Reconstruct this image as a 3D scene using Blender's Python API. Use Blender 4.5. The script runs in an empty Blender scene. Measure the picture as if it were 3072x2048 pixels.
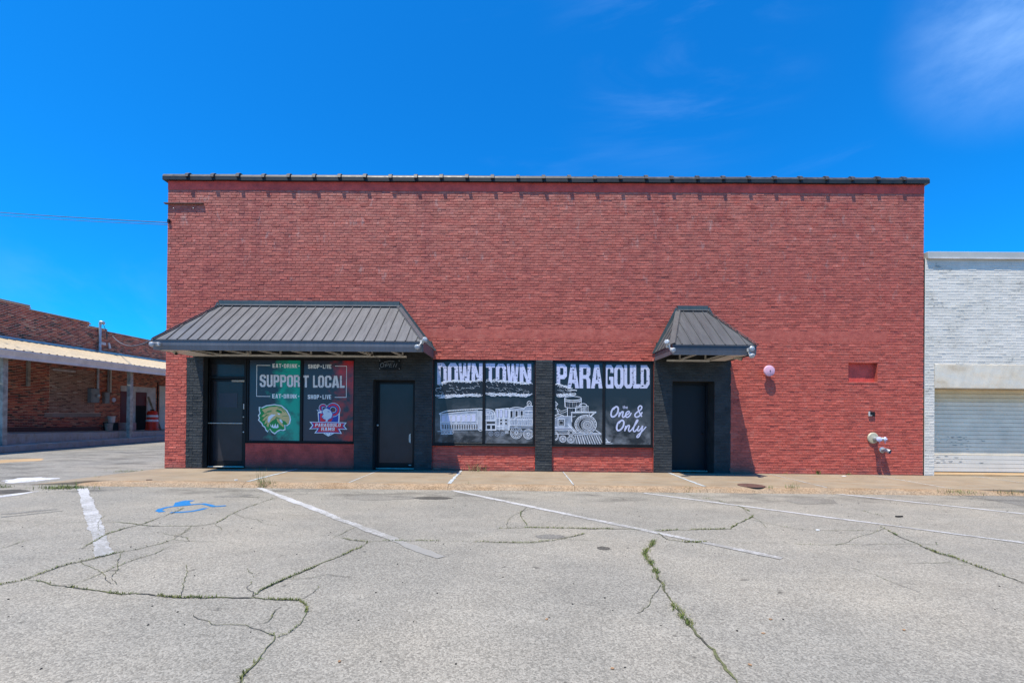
import bpy, math, random
import numpy as np
from mathutils import Vector, Matrix
from mathutils.geometry import tessellate_polygon
S = bpy.context.scene
COL = S.collection
rnd = random.Random(7)

# ------------------------------------------------------------------ camera
CAMP = Vector((0.0, -11.47, 1.432))
F_PX, CX, CY = 1365.0, 1536.0, 1234.419
yaw, pitch, roll = -8.02094664e-03, 5.51629672e-03, 9.34106840e-03
fw = Vector((math.sin(yaw)*math.cos(pitch), math.cos(yaw)*math.cos(pitch), math.sin(pitch)))
r0 = Vector((math.cos(yaw), -math.sin(yaw), 0)); u0 = r0.cross(fw)
rv = r0*math.cos(roll)+u0*math.sin(roll); uv = -r0*math.sin(roll)+u0*math.cos(roll)
cam = bpy.data.cameras.new('camera'); camo = bpy.data.objects.new('camera', cam); COL.objects.link(camo)
m = Matrix((rv, uv, -fw)).transposed().to_4x4(); m.translation = CAMP
camo.matrix_world = m
cam.sensor_width = 36.0; cam.lens = F_PX/3072*36; cam.shift_y = (CY-1024)/3072
cam.clip_start = 0.05; cam.clip_end = 2000
S.camera = camo

# ------------------------------------------------------------------ light
SUN = Vector((0.225, 0.277, -1.0)).normalized()          # direction the light travels
sl = bpy.data.lights.new('sun', 'SUN'); sl.energy = 4.2; sl.angle = math.radians(0.5); sl.color = (1.0, 0.93, 0.80)
so = bpy.data.objects.new('sun', sl); COL.objects.link(so); so.rotation_euler = SUN.to_track_quat('-Z', 'Y').to_euler()
so.location = (0, -5, 30)
W = bpy.data.worlds.new('World'); S.world = W; W.use_nodes = True
wn = W.node_tree.nodes; wl = W.node_tree.links; wn.clear()
wo = wn.new('ShaderNodeOutputWorld'); bg = wn.new('ShaderNodeBackground'); bg.inputs[1].default_value = 0.098
sky = wn.new('ShaderNodeTexSky'); sky.sky_type = 'NISHITA'; sky.sun_disc = False
sky.sun_elevation = math.asin(-SUN.z); sky.sun_rotation = math.atan2(-SUN.x, -SUN.y)
sky.altitude = 0; sky.air_density = 1.0; sky.dust_density = 0.6; sky.ozone_density = 3.0
tint = wn.new('ShaderNodeMix'); tint.data_type = 'RGBA'; tint.blend_type = 'MULTIPLY'; tint.inputs[0].default_value = 1.0
tint.inputs[7].default_value = (0.035, 0.745, 1.42, 1)
wl.new(sky.outputs[0], tint.inputs[6])
# thin cirrus: wisps everywhere, thicker in two drifting patches
tc = wn.new('ShaderNodeTexCoord')
def wnoise(scale, stretch, loc, rot, detail=8, dist=0.6):
    mp = wn.new('ShaderNodeMapping'); mp.inputs['Scale'].default_value = stretch; mp.inputs['Location'].default_value = loc; mp.inputs['Rotation'].default_value = rot
    q = wn.new('ShaderNodeTexNoise'); q.inputs['Scale'].default_value = scale; q.inputs['Detail'].default_value = detail; q.inputs['Roughness'].default_value = 0.6; q.inputs['Distortion'].default_value = dist
    wl.new(tc.outputs['Generated'], mp.inputs[0]); wl.new(mp.outputs[0], q.inputs['Vector']); return q.outputs[0]
def wrange(v, a, b, c, d):
    q = wn.new('ShaderNodeMapRange'); q.interpolation_type = 'SMOOTHSTEP'; wl.new(v, q.inputs[0])
    for i, x in enumerate((a, b, c, d)): q.inputs[i+1].default_value = x
    return q.outputs[0]
def wmath(op, a, b):
    q = wn.new('ShaderNodeMath'); q.operation = op
    for i, x in enumerate((a, b)):
        if hasattr(x, 'is_linked'): wl.new(x, q.inputs[i])
        else: q.inputs[i].default_value = x
    return q.outputs[0]
def patch(px, py, r0_, r1_):
    d = (fw+rv*((px-CX)/F_PX)+uv*((CY-py)/F_PX)).normalized(); q = wn.new('ShaderNodeVectorMath'); q.operation = 'DISTANCE'; wl.new(tc.outputs['Generated'], q.inputs[0]); q.inputs[1].default_value = d
    return wrange(q.outputs['Value'], r0_, r1_, 1.0, 0.0)
n1 = wnoise(2.2, (1.0, 1.0, 1.6), (0.3, 0.2, 0.1), (0.2, 0.5, 0.3)); n2 = wnoise(2.4, (0.8, 0.8, 4.5), (0.9, 0.4, 0.2), (0.1, 0.42, 0.1))
f = wmath('MULTIPLY', wrange(n2, 0.60, 0.92, 0.0, 0.10), 1.0)
f = wmath('ADD', f, wmath('MULTIPLY', wrange(n1, 0.30, 0.66, 0.0, 0.62), patch(3120, 10, 0.02, 0.17)))
f = wmath('ADD', f, wmath('MULTIPLY', wrange(n2, 0.42, 0.76, 0.0, 0.26), patch(2050, 120, 0.0, 0.26)))
f = wmath('ADD', f, wmath('MULTIPLY', wrange(n1, 0.42, 0.8, 0.0, 0.16), patch(250, 930, 0.0, 0.22)))
cm = wn.new('ShaderNodeMix'); cm.data_type = 'RGBA'; cm.inputs[7].default_value = (2.6, 4.4, 7.6, 1)
wl.new(f, cm.inputs[0]); wl.new(tint.outputs[2], cm.inputs[6]); wl.new(cm.outputs[2], bg.inputs[0]); wl.new(bg.outputs[0], wo.inputs[0])
S.view_settings.view_transform = 'Standard'; S.view_settings.look = 'None'; S.view_settings.exposure = 0.8; S.view_settings.gamma = 1.0
S.view_settings.use_curve_mapping = False

# ------------------------------------------------------------------ pixel -> place on a known plane of the scene
def ray(px, py):
    return (fw + rv*((px-CX)/F_PX) + uv*((CY-py)/F_PX))
def onY(px, py, y=0.0):
    d = ray(px, py); t = (y-CAMP.y)/d.y; return CAMP+d*t
def onZ(px, py, z=-0.1):
    d = ray(px, py); t = (z-CAMP.z)/d.z; return CAMP+d*t
def onX(px, py, x):
    d = ray(px, py); t = (x-CAMP.x)/d.x; return CAMP+d*t
def WX(px, y=0.0, py=1240): return onY(px, py, y).x
def WZ(py, px=1547, y=0.0): return onY(px, py, y).z

# ------------------------------------------------------------------ objects
ORI = {}
def thing(name, label, cat, loc, group=None):
    o = bpy.data.objects.new(name, None); COL.objects.link(o); o.location = loc; o.empty_display_size = 0.1
    o['label'] = label; o['category'] = cat
    if group: o['group'] = group
    ORI[o.name] = Vector(loc); return o
def structure(name, loc=(0, 0, 0)):
    o = bpy.data.objects.new(name, None); COL.objects.link(o); o.location = loc; o['kind'] = 'structure'; ORI[o.name] = Vector(loc); return o
def tag(o, label=None, cat=None, group=None, kind=None):
    for k, v in (('label', label), ('category', cat), ('group', group), ('kind', kind)):
        if v: o[k] = v
    return o
class MB:
    def __init__(s): s.v = []; s.f = []; s.mi = []; s.at = []
    def add(s, vs, fs, mi=0, tone=0.0):
        b = len(s.v); s.v += [tuple(p) for p in vs]; s.f += [tuple(i+b for i in f) for f in fs]
        s.mi += [mi]*len(fs); s.at += [tone]*len(fs); return s
    def quad(s, a, b, c, d, mi=0): return s.add([a, b, c, d], [(0, 1, 2, 3)], mi)
    def box(s, a, b, mi=0, bev=0.0):
        x0, y0, z0 = [min(p, q) for p, q in zip(a, b)]; x1, y1, z1 = [max(p, q) for p, q in zip(a, b)]
        if bev:
            w = bev
            vs = []
            for ax in range(3):
                for sg in (0, 1):
                    lo = [x0+w, y0+w, z0+w]; hi = [x1-w, y1-w, z1-w]
                    o_, p_ = (ax+1) % 3, (ax+2) % 3
                    for (i, j) in ((0, 0), (1, 0), (1, 1), (0, 1)):
                        q = [0, 0, 0]; q[ax] = (x1, y1, z1)[ax] if sg else (x0, y0, z0)[ax]
                        q[o_] = hi[o_] if i else lo[o_]; q[p_] = hi[p_] if j else lo[p_]; vs.append(q)
            fs = [(k*4, k*4+1, k*4+2, k*4+3) for k in range(6)]
            def idx(ax, sg, i, j): return (ax*2+sg)*4+{(0, 0): 0, (1, 0): 1, (1, 1): 2, (0, 1): 3}[(i, j)]
            for ax in range(3):
                b1, b2 = (ax+1) % 3, (ax+2) % 3
                for s1 in (0, 1):
                    for s2 in (0, 1):
                        # edge along ax between faces b1=s1 and b2=s2
                        # face b1: (o=b2,p=ax) ; face b2: (o=ax,p=b1)
                        fs.append((idx(b1, s1, s2, 0), idx(b1, s1, s2, 1), idx(b2, s2, 1, s1), idx(b2, s2, 0, s1)))
            for a_ in (0, 1):
                for b_ in (0, 1):
                    for c_ in (0, 1):
                        fs.append((idx(0, a_, b_, c_), idx(1, b_, c_, a_), idx(2, c_, a_, b_)))
            return s.add(vs, fs, mi)
        vs = [(x0, y0, z0), (x1, y0, z0), (x1, y1, z0), (x0, y1, z0), (x0, y0, z1), (x1, y0, z1), (x1, y1, z1), (x0, y1, z1)]
        return s.add(vs, [(0, 3, 2, 1), (4, 5, 6, 7), (0, 1, 5, 4), (1, 2, 6, 5), (2, 3, 7, 6), (3, 0, 4, 7)], mi)
    def slab(s, poly, n, t, mi=0):
        n = Vector(n).normalized()*t; p = [Vector(q) for q in poly]; k = len(p)
        vs = p+[q+n for q in p]
        fs = [tuple(range(k))[::-1], tuple(range(k, 2*k))]+[(i, (i+1) % k, k+(i+1) % k, k+i) for i in range(k)]
        return s.add(vs, fs, mi)
    def bar(s, a, b, w, h, up=(0, 0, 1), mi=0):
        a = Vector(a); b = Vector(b); d = (b-a).normalized(); up = Vector(up); sd = d.cross(up)
        if sd.length < 1e-4: sd = d.cross(Vector((0, 1, 0)))
        sd.normalize(); un = sd.cross(d).normalized()
        o = [sd*x*w/2+un*y*h/2 for x, y in ((-1, -1), (1, -1), (1, 1), (-1, 1))]
        return s.add([a+q for q in o]+[b+q for q in o], [(0, 1, 2, 3), (7, 6, 5, 4)]+[(i, i+4, (i+1) % 4+4, (i+1) % 4) for i in range(4)], mi)
    def tube(s, pts, r, n=10, mi=0, cap=True):
        pts = [Vector(p) for p in pts]; rs = r if isinstance(r, (list, tuple)) else [r]*len(pts); rings = []
        for i, p in enumerate(pts):
            d = (pts[min(i+1, len(pts)-1)]-pts[max(i-1, 0)]).normalized()
            a = d.cross(Vector((0, 0, 1)))
            if a.length < 1e-3: a = d.cross(Vector((0, 1, 0)))
            a.normalize(); b = d.cross(a)
            rings += [p+(a*math.cos(2*math.pi*k/n)+b*math.sin(2*math.pi*k/n))*rs[i] for k in range(n)]
        fs = []
        for i in range(len(pts)-1):
            for k in range(n): fs.append((i*n+k, i*n+(k+1) % n, (i+1)*n+(k+1) % n, (i+1)*n+k))
        if cap: fs += [tuple(range(n))[::-1], tuple(range((len(pts)-1)*n, len(pts)*n))]
        return s.add(rings, fs, mi)
    def lathe(s, o, ax, prof, n=20, mi=0):
        ax = Vector(ax).normalized(); o = Vector(o)
        return s.tube([o+ax*h for h, r in prof], [max(r, 1e-4) for h, r in prof], n, mi)
    def build(s, name, mat, parent=None, smooth=False, tone=False):
        me = bpy.data.meshes.new(name); og = ORI.get(parent.name, Vector()) if parent else Vector()
        if not parent and s.v:
            a = np.array(s.v); og = Vector(((a[:, 0].min()+a[:, 0].max())/2, (a[:, 1].min()+a[:, 1].max())/2, a[:, 2].min()))
        me.from_pydata([(p[0]-og.x, p[1]-og.y, p[2]-og.z) for p in s.v], [], s.f)
        mats = mat if isinstance(mat, (list, tuple)) else [mat]
        for q in mats: me.materials.append(q)
        if len(mats) > 1: me.polygons.foreach_set('material_index', s.mi)
        if tone:
            at = me.attributes.new('tone', 'FLOAT', 'FACE'); at.data.foreach_set('value', s.at)
        if smooth is True: me.polygons.foreach_set('use_smooth', [True]*len(me.polygons))
        me.update()
        if smooth == 'auto':
            me.polygons.foreach_set('use_smooth', [True]*len(me.polygons)); me.set_sharp_from_angle(angle=math.radians(35))
        o = bpy.data.objects.new(name, me); COL.objects.link(o)
        if parent: o.parent = parent
        else: o.location = og
        ORI[o.name] = og
        return o

# ------------------------------------------------------------------ materials
class NT:
    def __init__(s, name):
        s.m = bpy.data.materials.new(name); s.m.use_nodes = True; s.t = s.m.node_tree; s.b = s.t.nodes['Principled BSDF']
        s.pos = s.t.nodes.new('ShaderNodeNewGeometry').outputs['Position']
    def n(s, k): return s.t.nodes.new('ShaderNode'+k)
    def set(s, sock, v):
        if hasattr(v, 'is_linked'): s.t.links.new(v, sock)
        else: sock.default_value = v
    def noise(s, scale=1, detail=4, rough=0.55, vec=None, stretch=None, loc=None, dist=0):
        v = vec or s.pos
        if stretch or loc:
            mp = s.n('Mapping'); s.set(mp.inputs[0], v); mp.inputs['Scale'].default_value = stretch or (1, 1, 1); mp.inputs['Location'].default_value = loc or (0, 0, 0); v = mp.outputs[0]
        q = s.n('TexNoise'); s.set(q.inputs['Vector'], v); q.inputs['Scale'].default_value = scale; q.inputs['Detail'].default_value = detail; q.inputs['Roughness'].default_value = rough; q.inputs['Distortion'].default_value = dist
        return q.outputs[0]
    def vor(s, scale, feature='F1'):
        q = s.n('TexVoronoi'); q.feature = feature; s.set(q.inputs['Vector'], s.pos); q.inputs['Scale'].default_value = scale; return q
    def rng(s, v, a, b, c=0.0, d=1.0):
        q = s.n('MapRange'); s.set(q.inputs[0], v)
        for i, x in enumerate((a, b, c, d)): s.set(q.inputs[i+1], x)
        return q.outputs[0]
    def math(s, op, a, b=0.0):
        q = s.n('Math'); q.operation = op; s.set(q.inputs[0], a); s.set(q.inputs[1], b); return q.outputs[0]
    def mix(s, f, a, b, mode='MIX'):
        q = s.n('Mix'); q.data_type = 'RGBA'; q.blend_type = mode
        s.set(q.inputs[0], f); s.set(q.inputs[6], a if hasattr(a, 'is_linked') else (*a[:3], 1)); s.set(q.inputs[7], b if hasattr(b, 'is_linked') else (*b[:3], 1)); return q.outputs[2]
    def scale(s, c, f):
        q = s.n('VectorMath'); q.operation = 'SCALE'
        s.set(q.inputs[0], c if hasattr(c, 'is_linked') else c[:3]); s.set(q.inputs['Scale'], f); return q.outputs[0]
    def xyz(s):
        q = s.n('SeparateXYZ'); s.set(q.inputs[0], s.pos); return q.outputs
    def attr(s, nm):
        q = s.n('Attribute'); q.attribute_name = nm; return q.outputs['Fac']
    def fin(s, col, rough=0.7, metal=0.0, bump=None, bs=0.3, bd=0.01, spec=0.4):
        s.set(s.b.inputs['Base Color'], col if hasattr(col, 'is_linked') else (*col[:3], 1)); s.set(s.b.inputs['Roughness'], rough); s.b.inputs['Metallic'].default_value = metal
        s.b.inputs['Specular IOR Level'].default_value = spec
        if bump is not None:
            q = s.n('Bump'); q.inputs['Strength'].default_value = bs; q.inputs['Distance'].default_value = bd; s.set(q.inputs['Height'], bump); s.t.links.new(q.outputs[0], s.b.inputs['Normal'])
        return s.m
def plain(name, c, rough=0.5, metal=0.0, var=0.15, scale=6.0, spec=0.4, bs=0.15):
    t = NT(name); n = t.noise(scale, 5); n2 = t.noise(scale*9, 3)
    f = t.math('ADD', t.rng(n, 0.3, 0.7, 1-var, 1+var), t.rng(n2, 0.3, 0.7, -var*0.4, var*0.4))
    return t.fin(t.scale(c, f), t.rng(n, 0.3, 0.7, max(rough-0.08, 0.03), min(rough+0.08, 1)), metal, n2, bs, 0.003, spec)

def red_paint(name, smooth=False):
    t = NT(name); z = t.xyz()[2]
    big = t.noise(0.55, 5, 0.6); mid = t.noise(2.6, 6, 0.65, stretch=(1, 1, 1.8)); fine = t.noise(38, 4, 0.6, stretch=(0.7, 1, 1.6)); streak = t.noise(1.0, 5, 0.6, stretch=(2.4, 2.4, 0.25))
    h = t.rng(t.math('ADD', z, t.rng(big, 0.3, 0.7, -0.5, 0.5)), 1.8, 4.9)
    c = t.mix(h, (0.470, 0.094, 0.062), (0.390, 0.096, 0.068))
    top = t.rng(z, 4.6, 7.2)
    c = t.mix(t.math('MULTIPLY', top, t.rng(mid, 0.40, 0.60, 0.0, 0.85)), c, (0.455, 0.178, 0.128))   # chalky bleached paint high up
    sm = t.noise(5.5, 5, 0.7, stretch=(0.8, 1, 1.7), loc=(3, 0, 7)); c = t.mix(t.rng(sm, 0.50, 0.64, 0, 0.55), c, (0.235, 0.052, 0.040)); c = t.mix(t.rng(sm, 0.49, 0.38, 0, 0.48), c, (0.46, 0.150, 0.108))
    c = t.mix(t.rng(mid, 0.56, 0.66, 0, 0.55), c, (0.27, 0.046, 0.040))
    c = t.mix(t.math('MULTIPLY', t.rng(streak, 0.52, 0.70, 0, 0.45), t.rng(z, 3.0, 5.0)), c, (0.25, 0.050, 0.045))
    pale = t.noise(3.2, 5, 0.7, stretch=(1.6, 1, 0.7), loc=(4, 0, 2)); c = t.mix(t.math('MULTIPLY', t.rng(pale, 0.58, 0.76, 0, 0.60), t.rng(z, 3.6, 5.2)), c, (0.46, 0.36, 0.32))
    topstreak = t.noise(2.0, 4, 0.6, stretch=(5, 5, 0.35), loc=(1, 0, 0)); c = t.mix(t.math('MULTIPLY', t.rng(topstreak, 0.56, 0.72, 0, 0.5), t.rng(z, 5.8, 7.0)), c, (0.17, 0.04, 0.04))  # narrow dark streaks, stronger towards the wall top
    c = t.mix(t.math('MULTIPLY', t.rng(z, 0.0, 0.22, 0.55, 0), t.rng(mid, 0.35, 0.6)), c, (0.22, 0.10, 0.08))
    f = t.math('ADD', 1.0, t.math('MULTIPLY', t.attr('tone'), 0.38))
    f = t.math('MULTIPLY', f, t.rng(fine, 0.25, 0.75, 0.76, 1.24))
    return t.fin(t.scale(c, f), 0.62, 0, fine, 0.45 if not smooth else 0.5, 0.006, 0.3)
def black_paint(name):
    t = NT(name); mid = t.noise(3, 5); fine = t.noise(40, 4)
    c = t.mix(t.rng(mid, 0.4, 0.65), (0.028, 0.030, 0.030), (0.043, 0.045, 0.045))
    f = t.math('MULTIPLY', t.math('ADD', 1.0, t.math('MULTIPLY', t.attr('tone'), 0.4)), t.rng(fine, 0.25, 0.75, 0.75, 1.3))
    return t.fin(t.scale(c, f), 0.6, 0, fine, 0.4, 0.006, 0.25)
def white_paint(name):
    t = NT(name); mid = t.noise(1.6, 6, 0.65); fine = t.noise(34, 4); chip = t.noise(9, 5, 0.7, stretch=(0.8, 0.8, 2.2))
    c = t.mix(t.rng(mid, 0.42, 0.66), (0.67, 0.615, 0.53), (0.56, 0.515, 0.435))
    c = t.mix(t.rng(t.math('MULTIPLY', chip, t.rng(mid, 0.35, 0.62)), 0.50, 0.60, 0, 0.8), c, (0.20, 0.19, 0.17))
    f = t.math('MULTIPLY', t.math('ADD', 1.0, t.math('MULTIPLY', t.attr('tone'), 0.16)), t.rng(fine, 0.25, 0.75, 0.88, 1.1))
    return t.fin(t.scale(c, f), 0.65, 0, fine, 0.35, 0.006, 0.3)
def old_brick(name, infill=False):
    t = NT(name); mid = t.noise(0.9, 5); fine = t.noise(30, 4); a = t.attr('tone')
    r = t.n('ValToRGB'); r.color_ramp.interpolation = 'LINEAR'
    e = r.color_ramp.elements
    st = [(0.0, (0.035, 0.016, 0.014)), (0.25, (0.21, 0.040, 0.024)), (0.55, (0.42, 0.080, 0.042)), (0.8, (0.52, 0.135, 0.065)), (1.0, (0.52, 0.25, 0.14))]
    if infill: st = [(0.0, (0.06, 0.035, 0.03)), (0.3, (0.20, 0.10, 0.075)), (0.6, (0.30, 0.19, 0.15)), (0.85, (0.24, 0.09, 0.06)), (1.0, (0.42, 0.35, 0.28))]
    e[0].position = 0; e[0].color = (*st[0][1], 1); e[1].position = 1; e[1].color = (*st[-1][1], 1)
    for p, c in st[1:-1]: q = e.new(p); q.color = (*c, 1)
    t.set(r.inputs[0], t.math('ADD', 0.5, a))
    f = t.math('MULTIPLY', t.rng(mid, 0.3, 0.7, 0.75, 1.2), t.rng(fine, 0.25, 0.75, 0.8, 1.2))
    return t.fin(t.scale(r.outputs[0], f), 0.85, 0, fine, 0.4, 0.006, 0.2)
def mortar(name, c):
    t = NT(name); n = t.noise(1.2, 5); f = t.noise(50, 3)
    return t.fin(t.scale(c, t.math('MULTIPLY', t.rng(n, 0.3, 0.7, 0.7, 1.2), t.rng(f, 0.3, 0.7, 0.85, 1.15))), 0.9, 0, f, 0.3, 0.005, 0.2)
def asphalt(name, c=(0.236, 0.220, 0.190), seed=0):
    t = NT(name); big = t.noise(0.35, 5, 0.6, loc=(seed, 0, 0)); mid = t.noise(1.7, 6, 0.65, stretch=(0.8, 1.5, 1)); fine = t.noise(120, 3, 0.7)
    v = t.vor(88); v2 = t.vor(230)
    q = t.n('SeparateColor'); t.set(q.inputs[0], v.outputs['Color']); q2 = t.n('SeparateColor'); t.set(q2.inputs[0], v2.outputs['Color'])
    f = t.math('MULTIPLY', t.rng(q.outputs[0], 0, 1, 0.68, 1.34), t.rng(q2.outputs[1], 0, 1, 0.82, 1.18))
    f = t.math('MULTIPLY', f, t.rng(big, 0.3, 0.7, 0.86, 1.12)); f = t.math('MULTIPLY', f, t.rng(mid, 0.3, 0.72, 1.07, 0.87))
    spot = t.noise(6.5, 3, 0.5, loc=(seed+3, 1, 0)); f = t.math('MULTIPLY', f, t.rng(spot, 0.70, 0.76, 1.0, 0.5))
    oil = t.math('MULTIPLY', t.noise(1.1, 6, 0.7, loc=(seed, 5, 0), stretch=(0.7, 1.6, 1)), t.rng(t.xyz()[1], -5.2, -3.0, 0.35, 1.0))
    f = t.math('MULTIPLY', f, t.rng(oil, 0.48, 0.66, 1.0, 0.52))
    col = t.mix(t.rng(big, 0.4, 0.65), c, (c[0]*1.02, c[1]*0.99, c[2]*0.95))
    h = t.math('ADD', t.math('MULTIPLY', v.outputs['Distance'], -0.7), t.math('MULTIPLY', fine, 0.5))
    return t.fin(t.scale(col, f), 0.85, 0, h, 0.55, 0.006, 0.25)
def concrete(name, c, speck=0.12, scale=1.4):
    t = NT(name); big = t.noise(scale, 6, 0.65); st = t.noise(3.1, 5, 0.6, stretch=(0.5, 2.0, 1)); fine = t.noise(90, 3); v = t.vor(60)
    q = t.n('SeparateColor'); t.set(q.inputs[0], v.outputs['Color'])
    f = t.math('MULTIPLY', t.rng(big, 0.3, 0.7, 0.84, 1.14), t.rng(q.outputs[0], 0, 1, 1-speck, 1+speck))
    f = t.math('MULTIPLY', f, t.rng(st, 0.55, 0.75, 1, 0.75))
    col = t.mix(t.rng(st, 0.35, 0.65), c, (c[0]*1.05, c[1]*0.93, c[2]*0.80))
    return t.fin(t.scale(col, f), 0.85, 0, t.math('ADD', fine, t.math('MULTIPLY', v.outputs['Distance'], -speck*4)), 0.35, 0.005, 0.25)
def road_paint(name, c, under, wear=0.5):
    t = NT(name); n = t.noise(26, 6, 0.75); m2 = t.noise(2.3, 4, 0.6); g = t.vor(75)
    q = t.n('SeparateColor'); t.set(q.inputs[0], g.outputs['Color'])
    w = t.math('ADD', t.math('ADD', n, t.math('MULTIPLY', q.outputs[0], 0.22)), t.rng(m2, 0.3, 0.7, -0.12, 0.12)); w = t.math('ADD', w, t.rng(t.xyz()[1], -3.6, -7.0, -0.08, 0.17))
    k = t.rng(w, wear+0.08, wear+0.26, 0, 0.9)
    return t.fin(t.mix(k, t.scale(c, t.rng(n, 0.3, 0.7, 0.85, 1.1)), under), 0.6, 0, n, 0.3, 0.004, 0.3)
def sheet_metal(name, c, rough=0.45):
    t = NT(name); n = t.noise(1.5, 5, 0.6); s2 = t.noise(3, 4, 0.6, stretch=(6, 0.6, 0.6)); sp = t.noise(60, 3)
    f = t.math('MULTIPLY', t.rng(n, 0.3, 0.7, 0.88, 1.12), t.rng(s2, 0.3, 0.7, 0.9, 1.1)); f = t.math('MULTIPLY', f, t.rng(sp, 0.68, 0.76, 1, 1.35))
    return t.fin(t.scale(c, f), t.rng(s2, 0.3, 0.7, rough-0.08, rough+0.1), 0.0, n, 0.1, 0.01, 0.4)
def vinyl(name, base, cloud=None, amt=0.0, kind='grey'):
    t = NT(name); X = t.xyz(); n = t.noise(2.1, 7, 0.62, stretch=(1, 1, 1.2), dist=0.4); n2 = t.noise(5, 5, 0.6)
    if kind == 'grey':
        m = t.math('MULTIPLY', t.rng(n, 0.42, 0.72), t.rng(X[2], 1.9, 0.75)); k = t.math('MULTIPLY', m, amt); c = t.mix(k, base, cloud)
    else:
        # coloured smoke rolling in from one side of the print
        a, b = kind
        m = t.rng(t.math('ADD', t.rng(X[0], a, b, -0.30, 0.22), t.math('ADD', n, t.math('MULTIPLY', t.math('SUBTRACT', n2, 0.5), 0.5))), 0.44, 0.72)
        c = t.mix(t.math('MULTIPLY', m, amt), base, cloud)
    return t.fin(c, 0.22, 0, None, spec=0.45)

M = {}
M['red'] = red_paint('red_painted_brick'); M['red_smooth'] = red_paint('red_painted_plaster', True); M['red_shade'] = plain('deep_red_shade_paint', (0.58, 0.078, 0.056), 0.6, var=0.28, scale=4, spec=0.25); M['blackbrick'] = black_paint('black_painted_brick')  # extra red puts shaded tone into strip, vent and bulkheads; also newer bulkhead paint
M['whitebrick'] = white_paint('white_painted_brick'); M['oldbrick'] = old_brick('weathered_brick'); M['infill'] = old_brick('infill_brick', True)
M['mortar'] = mortar('old_mortar', (0.68, 0.53, 0.40)); M['cement'] = concrete('cement_band', (0.30, 0.28, 0.25))
M['asphalt'] = asphalt('bleached_asphalt'); M['street'] = asphalt('street_asphalt', (0.215, 0.205, 0.184), 4); M['patch'] = asphalt('patched_asphalt', (0.165, 0.158, 0.145), 9)
M['walk'] = concrete('sidewalk_concrete', (0.25, 0.207, 0.155), 0.06); M['kerb'] = concrete('aggregate_kerb', (0.27, 0.200, 0.135), 0.3, 3); M['tan'] = concrete('tan_concrete', (0.36, 0.26, 0.155), 0.08)
M['dock'] = concrete('dock_concrete', (0.34, 0.33, 0.30), 0.08); M['stucco'] = concrete('stucco', (0.62, 0.57, 0.475), 0.04)
M['sealant'] = plain('joint_sealant', (0.38, 0.41, 0.43), 0.6, var=0.3, scale=12)
M['linepaint'] = road_paint('white_road_paint', (0.46, 0.45, 0.45), (0.225, 0.215, 0.195), 0.44); M['linefaint'] = road_paint('worn_road_paint', (0.58, 0.58, 0.62), (0.225, 0.215, 0.195), 0.40)
M['bluepaint'] = road_paint('blue_road_paint', (0.012, 0.15, 0.38), (0.225, 0.215, 0.195), 0.60)
M['black'] = plain('black_metal', (0.009, 0.009, 0.010), 0.4, var=0.2, spec=0.2); M['blackmatte'] = plain('black_matte', (0.010, 0.011, 0.013), 0.6, var=0.2, spec=0.2)
M['doorblack'] = plain('black_door_paint', (0.009, 0.011, 0.015), 0.45, var=0.2, spec=0.25)
M['roof1'] = sheet_metal('grey_roof_sheet', (0.092, 0.092, 0.100)); M['roof2'] = sheet_metal('dark_roof_sheet', (0.078, 0.078, 0.080))
M['rib'] = sheet_metal('dark_rib', (0.020, 0.021, 0.026)); M['trim'] = sheet_metal('dark_trim', (0.10, 0.105, 0.12)); M['flash'] = sheet_metal('green_grey_flashing', (0.055, 0.075, 0.078))
M['fasciadark'] = sheet_metal('dark_fascia', (0.035, 0.042, 0.055))
M['steelwhite'] = plain('cream_painted_steel', (0.56, 0.53, 0.46), 0.55, var=0.2, scale=10); M['white'] = plain('white_plastic', (0.46, 0.45, 0.43), 0.4, var=0.1); M['galv'] = plain('galvanised_steel', (0.42, 0.45, 0.47), 0.4, 0.6, var=0.25)
M['copetop'] = plain('glazed_grey_tile', (0.060, 0.054, 0.052), 0.5, var=0.5, scale=9); M['copeface'] = plain('black_tile_face', (0.010, 0.015, 0.018), 0.6, var=0.3)
M['glass'] = None
def glassy(name, c, rough=0.06):
    t = NT(name); n = t.noise(3, 4); return t.fin(t.scale(c, t.rng(n, 0.3, 0.7, 0.85, 1.15)), rough, 0, t.noise(1.2, 2), 0.03, 0.02, 0.3)
M['glass'] = glassy('dark_tinted_glass', (0.030, 0.029, 0.034), 0.2); M['glasslens'] = plain('lamp_lens', (0.36, 0.38, 0.40), 0.15, var=0.4, scale=40, spec=0.7)
M['vgrey'] = vinyl('slate_print', (0.016, 0.018, 0.022), (0.32, 0.33, 0.35), 0.70)
M['letter'] = plain('pale_lavender_vinyl', (0.50, 0.51, 0.66), 0.35, var=0.1, scale=3); M['letterw'] = plain('white_vinyl', (0.92, 0.91, 0.89), 0.35, var=0.06); M['letterg'] = plain('grey_vinyl', (0.82, 0.78, 0.78), 0.4, var=0.15, scale=20)
M['ink'] = plain('dark_print', (0.014, 0.016, 0.020), 0.35, var=0.1)
M['line'] = plain('white_line_print', (0.70, 0.71, 0.75), 0.35, var=0.2, scale=14); M['linedim'] = plain('grey_line_print', (0.26, 0.29, 0.35), 0.35, var=0.25, scale=12)
M['smoke'] = plain('grey_smoke_print', (0.30, 0.33, 0.36), 0.35, var=0.5, scale=9)
M['egreen'] = plain('green_print', (0.010, 0.30, 0.06), 0.35, var=0.1); M['etan'] = plain('tan_print', (0.75, 0.54, 0.21), 0.35, var=0.1)
M['eblue'] = plain('blue_print', (0.02, 0.06, 0.36), 0.35, var=0.1); M['ered'] = plain('red_print', (0.85, 0.022, 0.03), 0.35, var=0.1); M['epale'] = plain('pale_blue_print', (0.68, 0.74, 0.80), 0.35, var=0.1)
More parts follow.
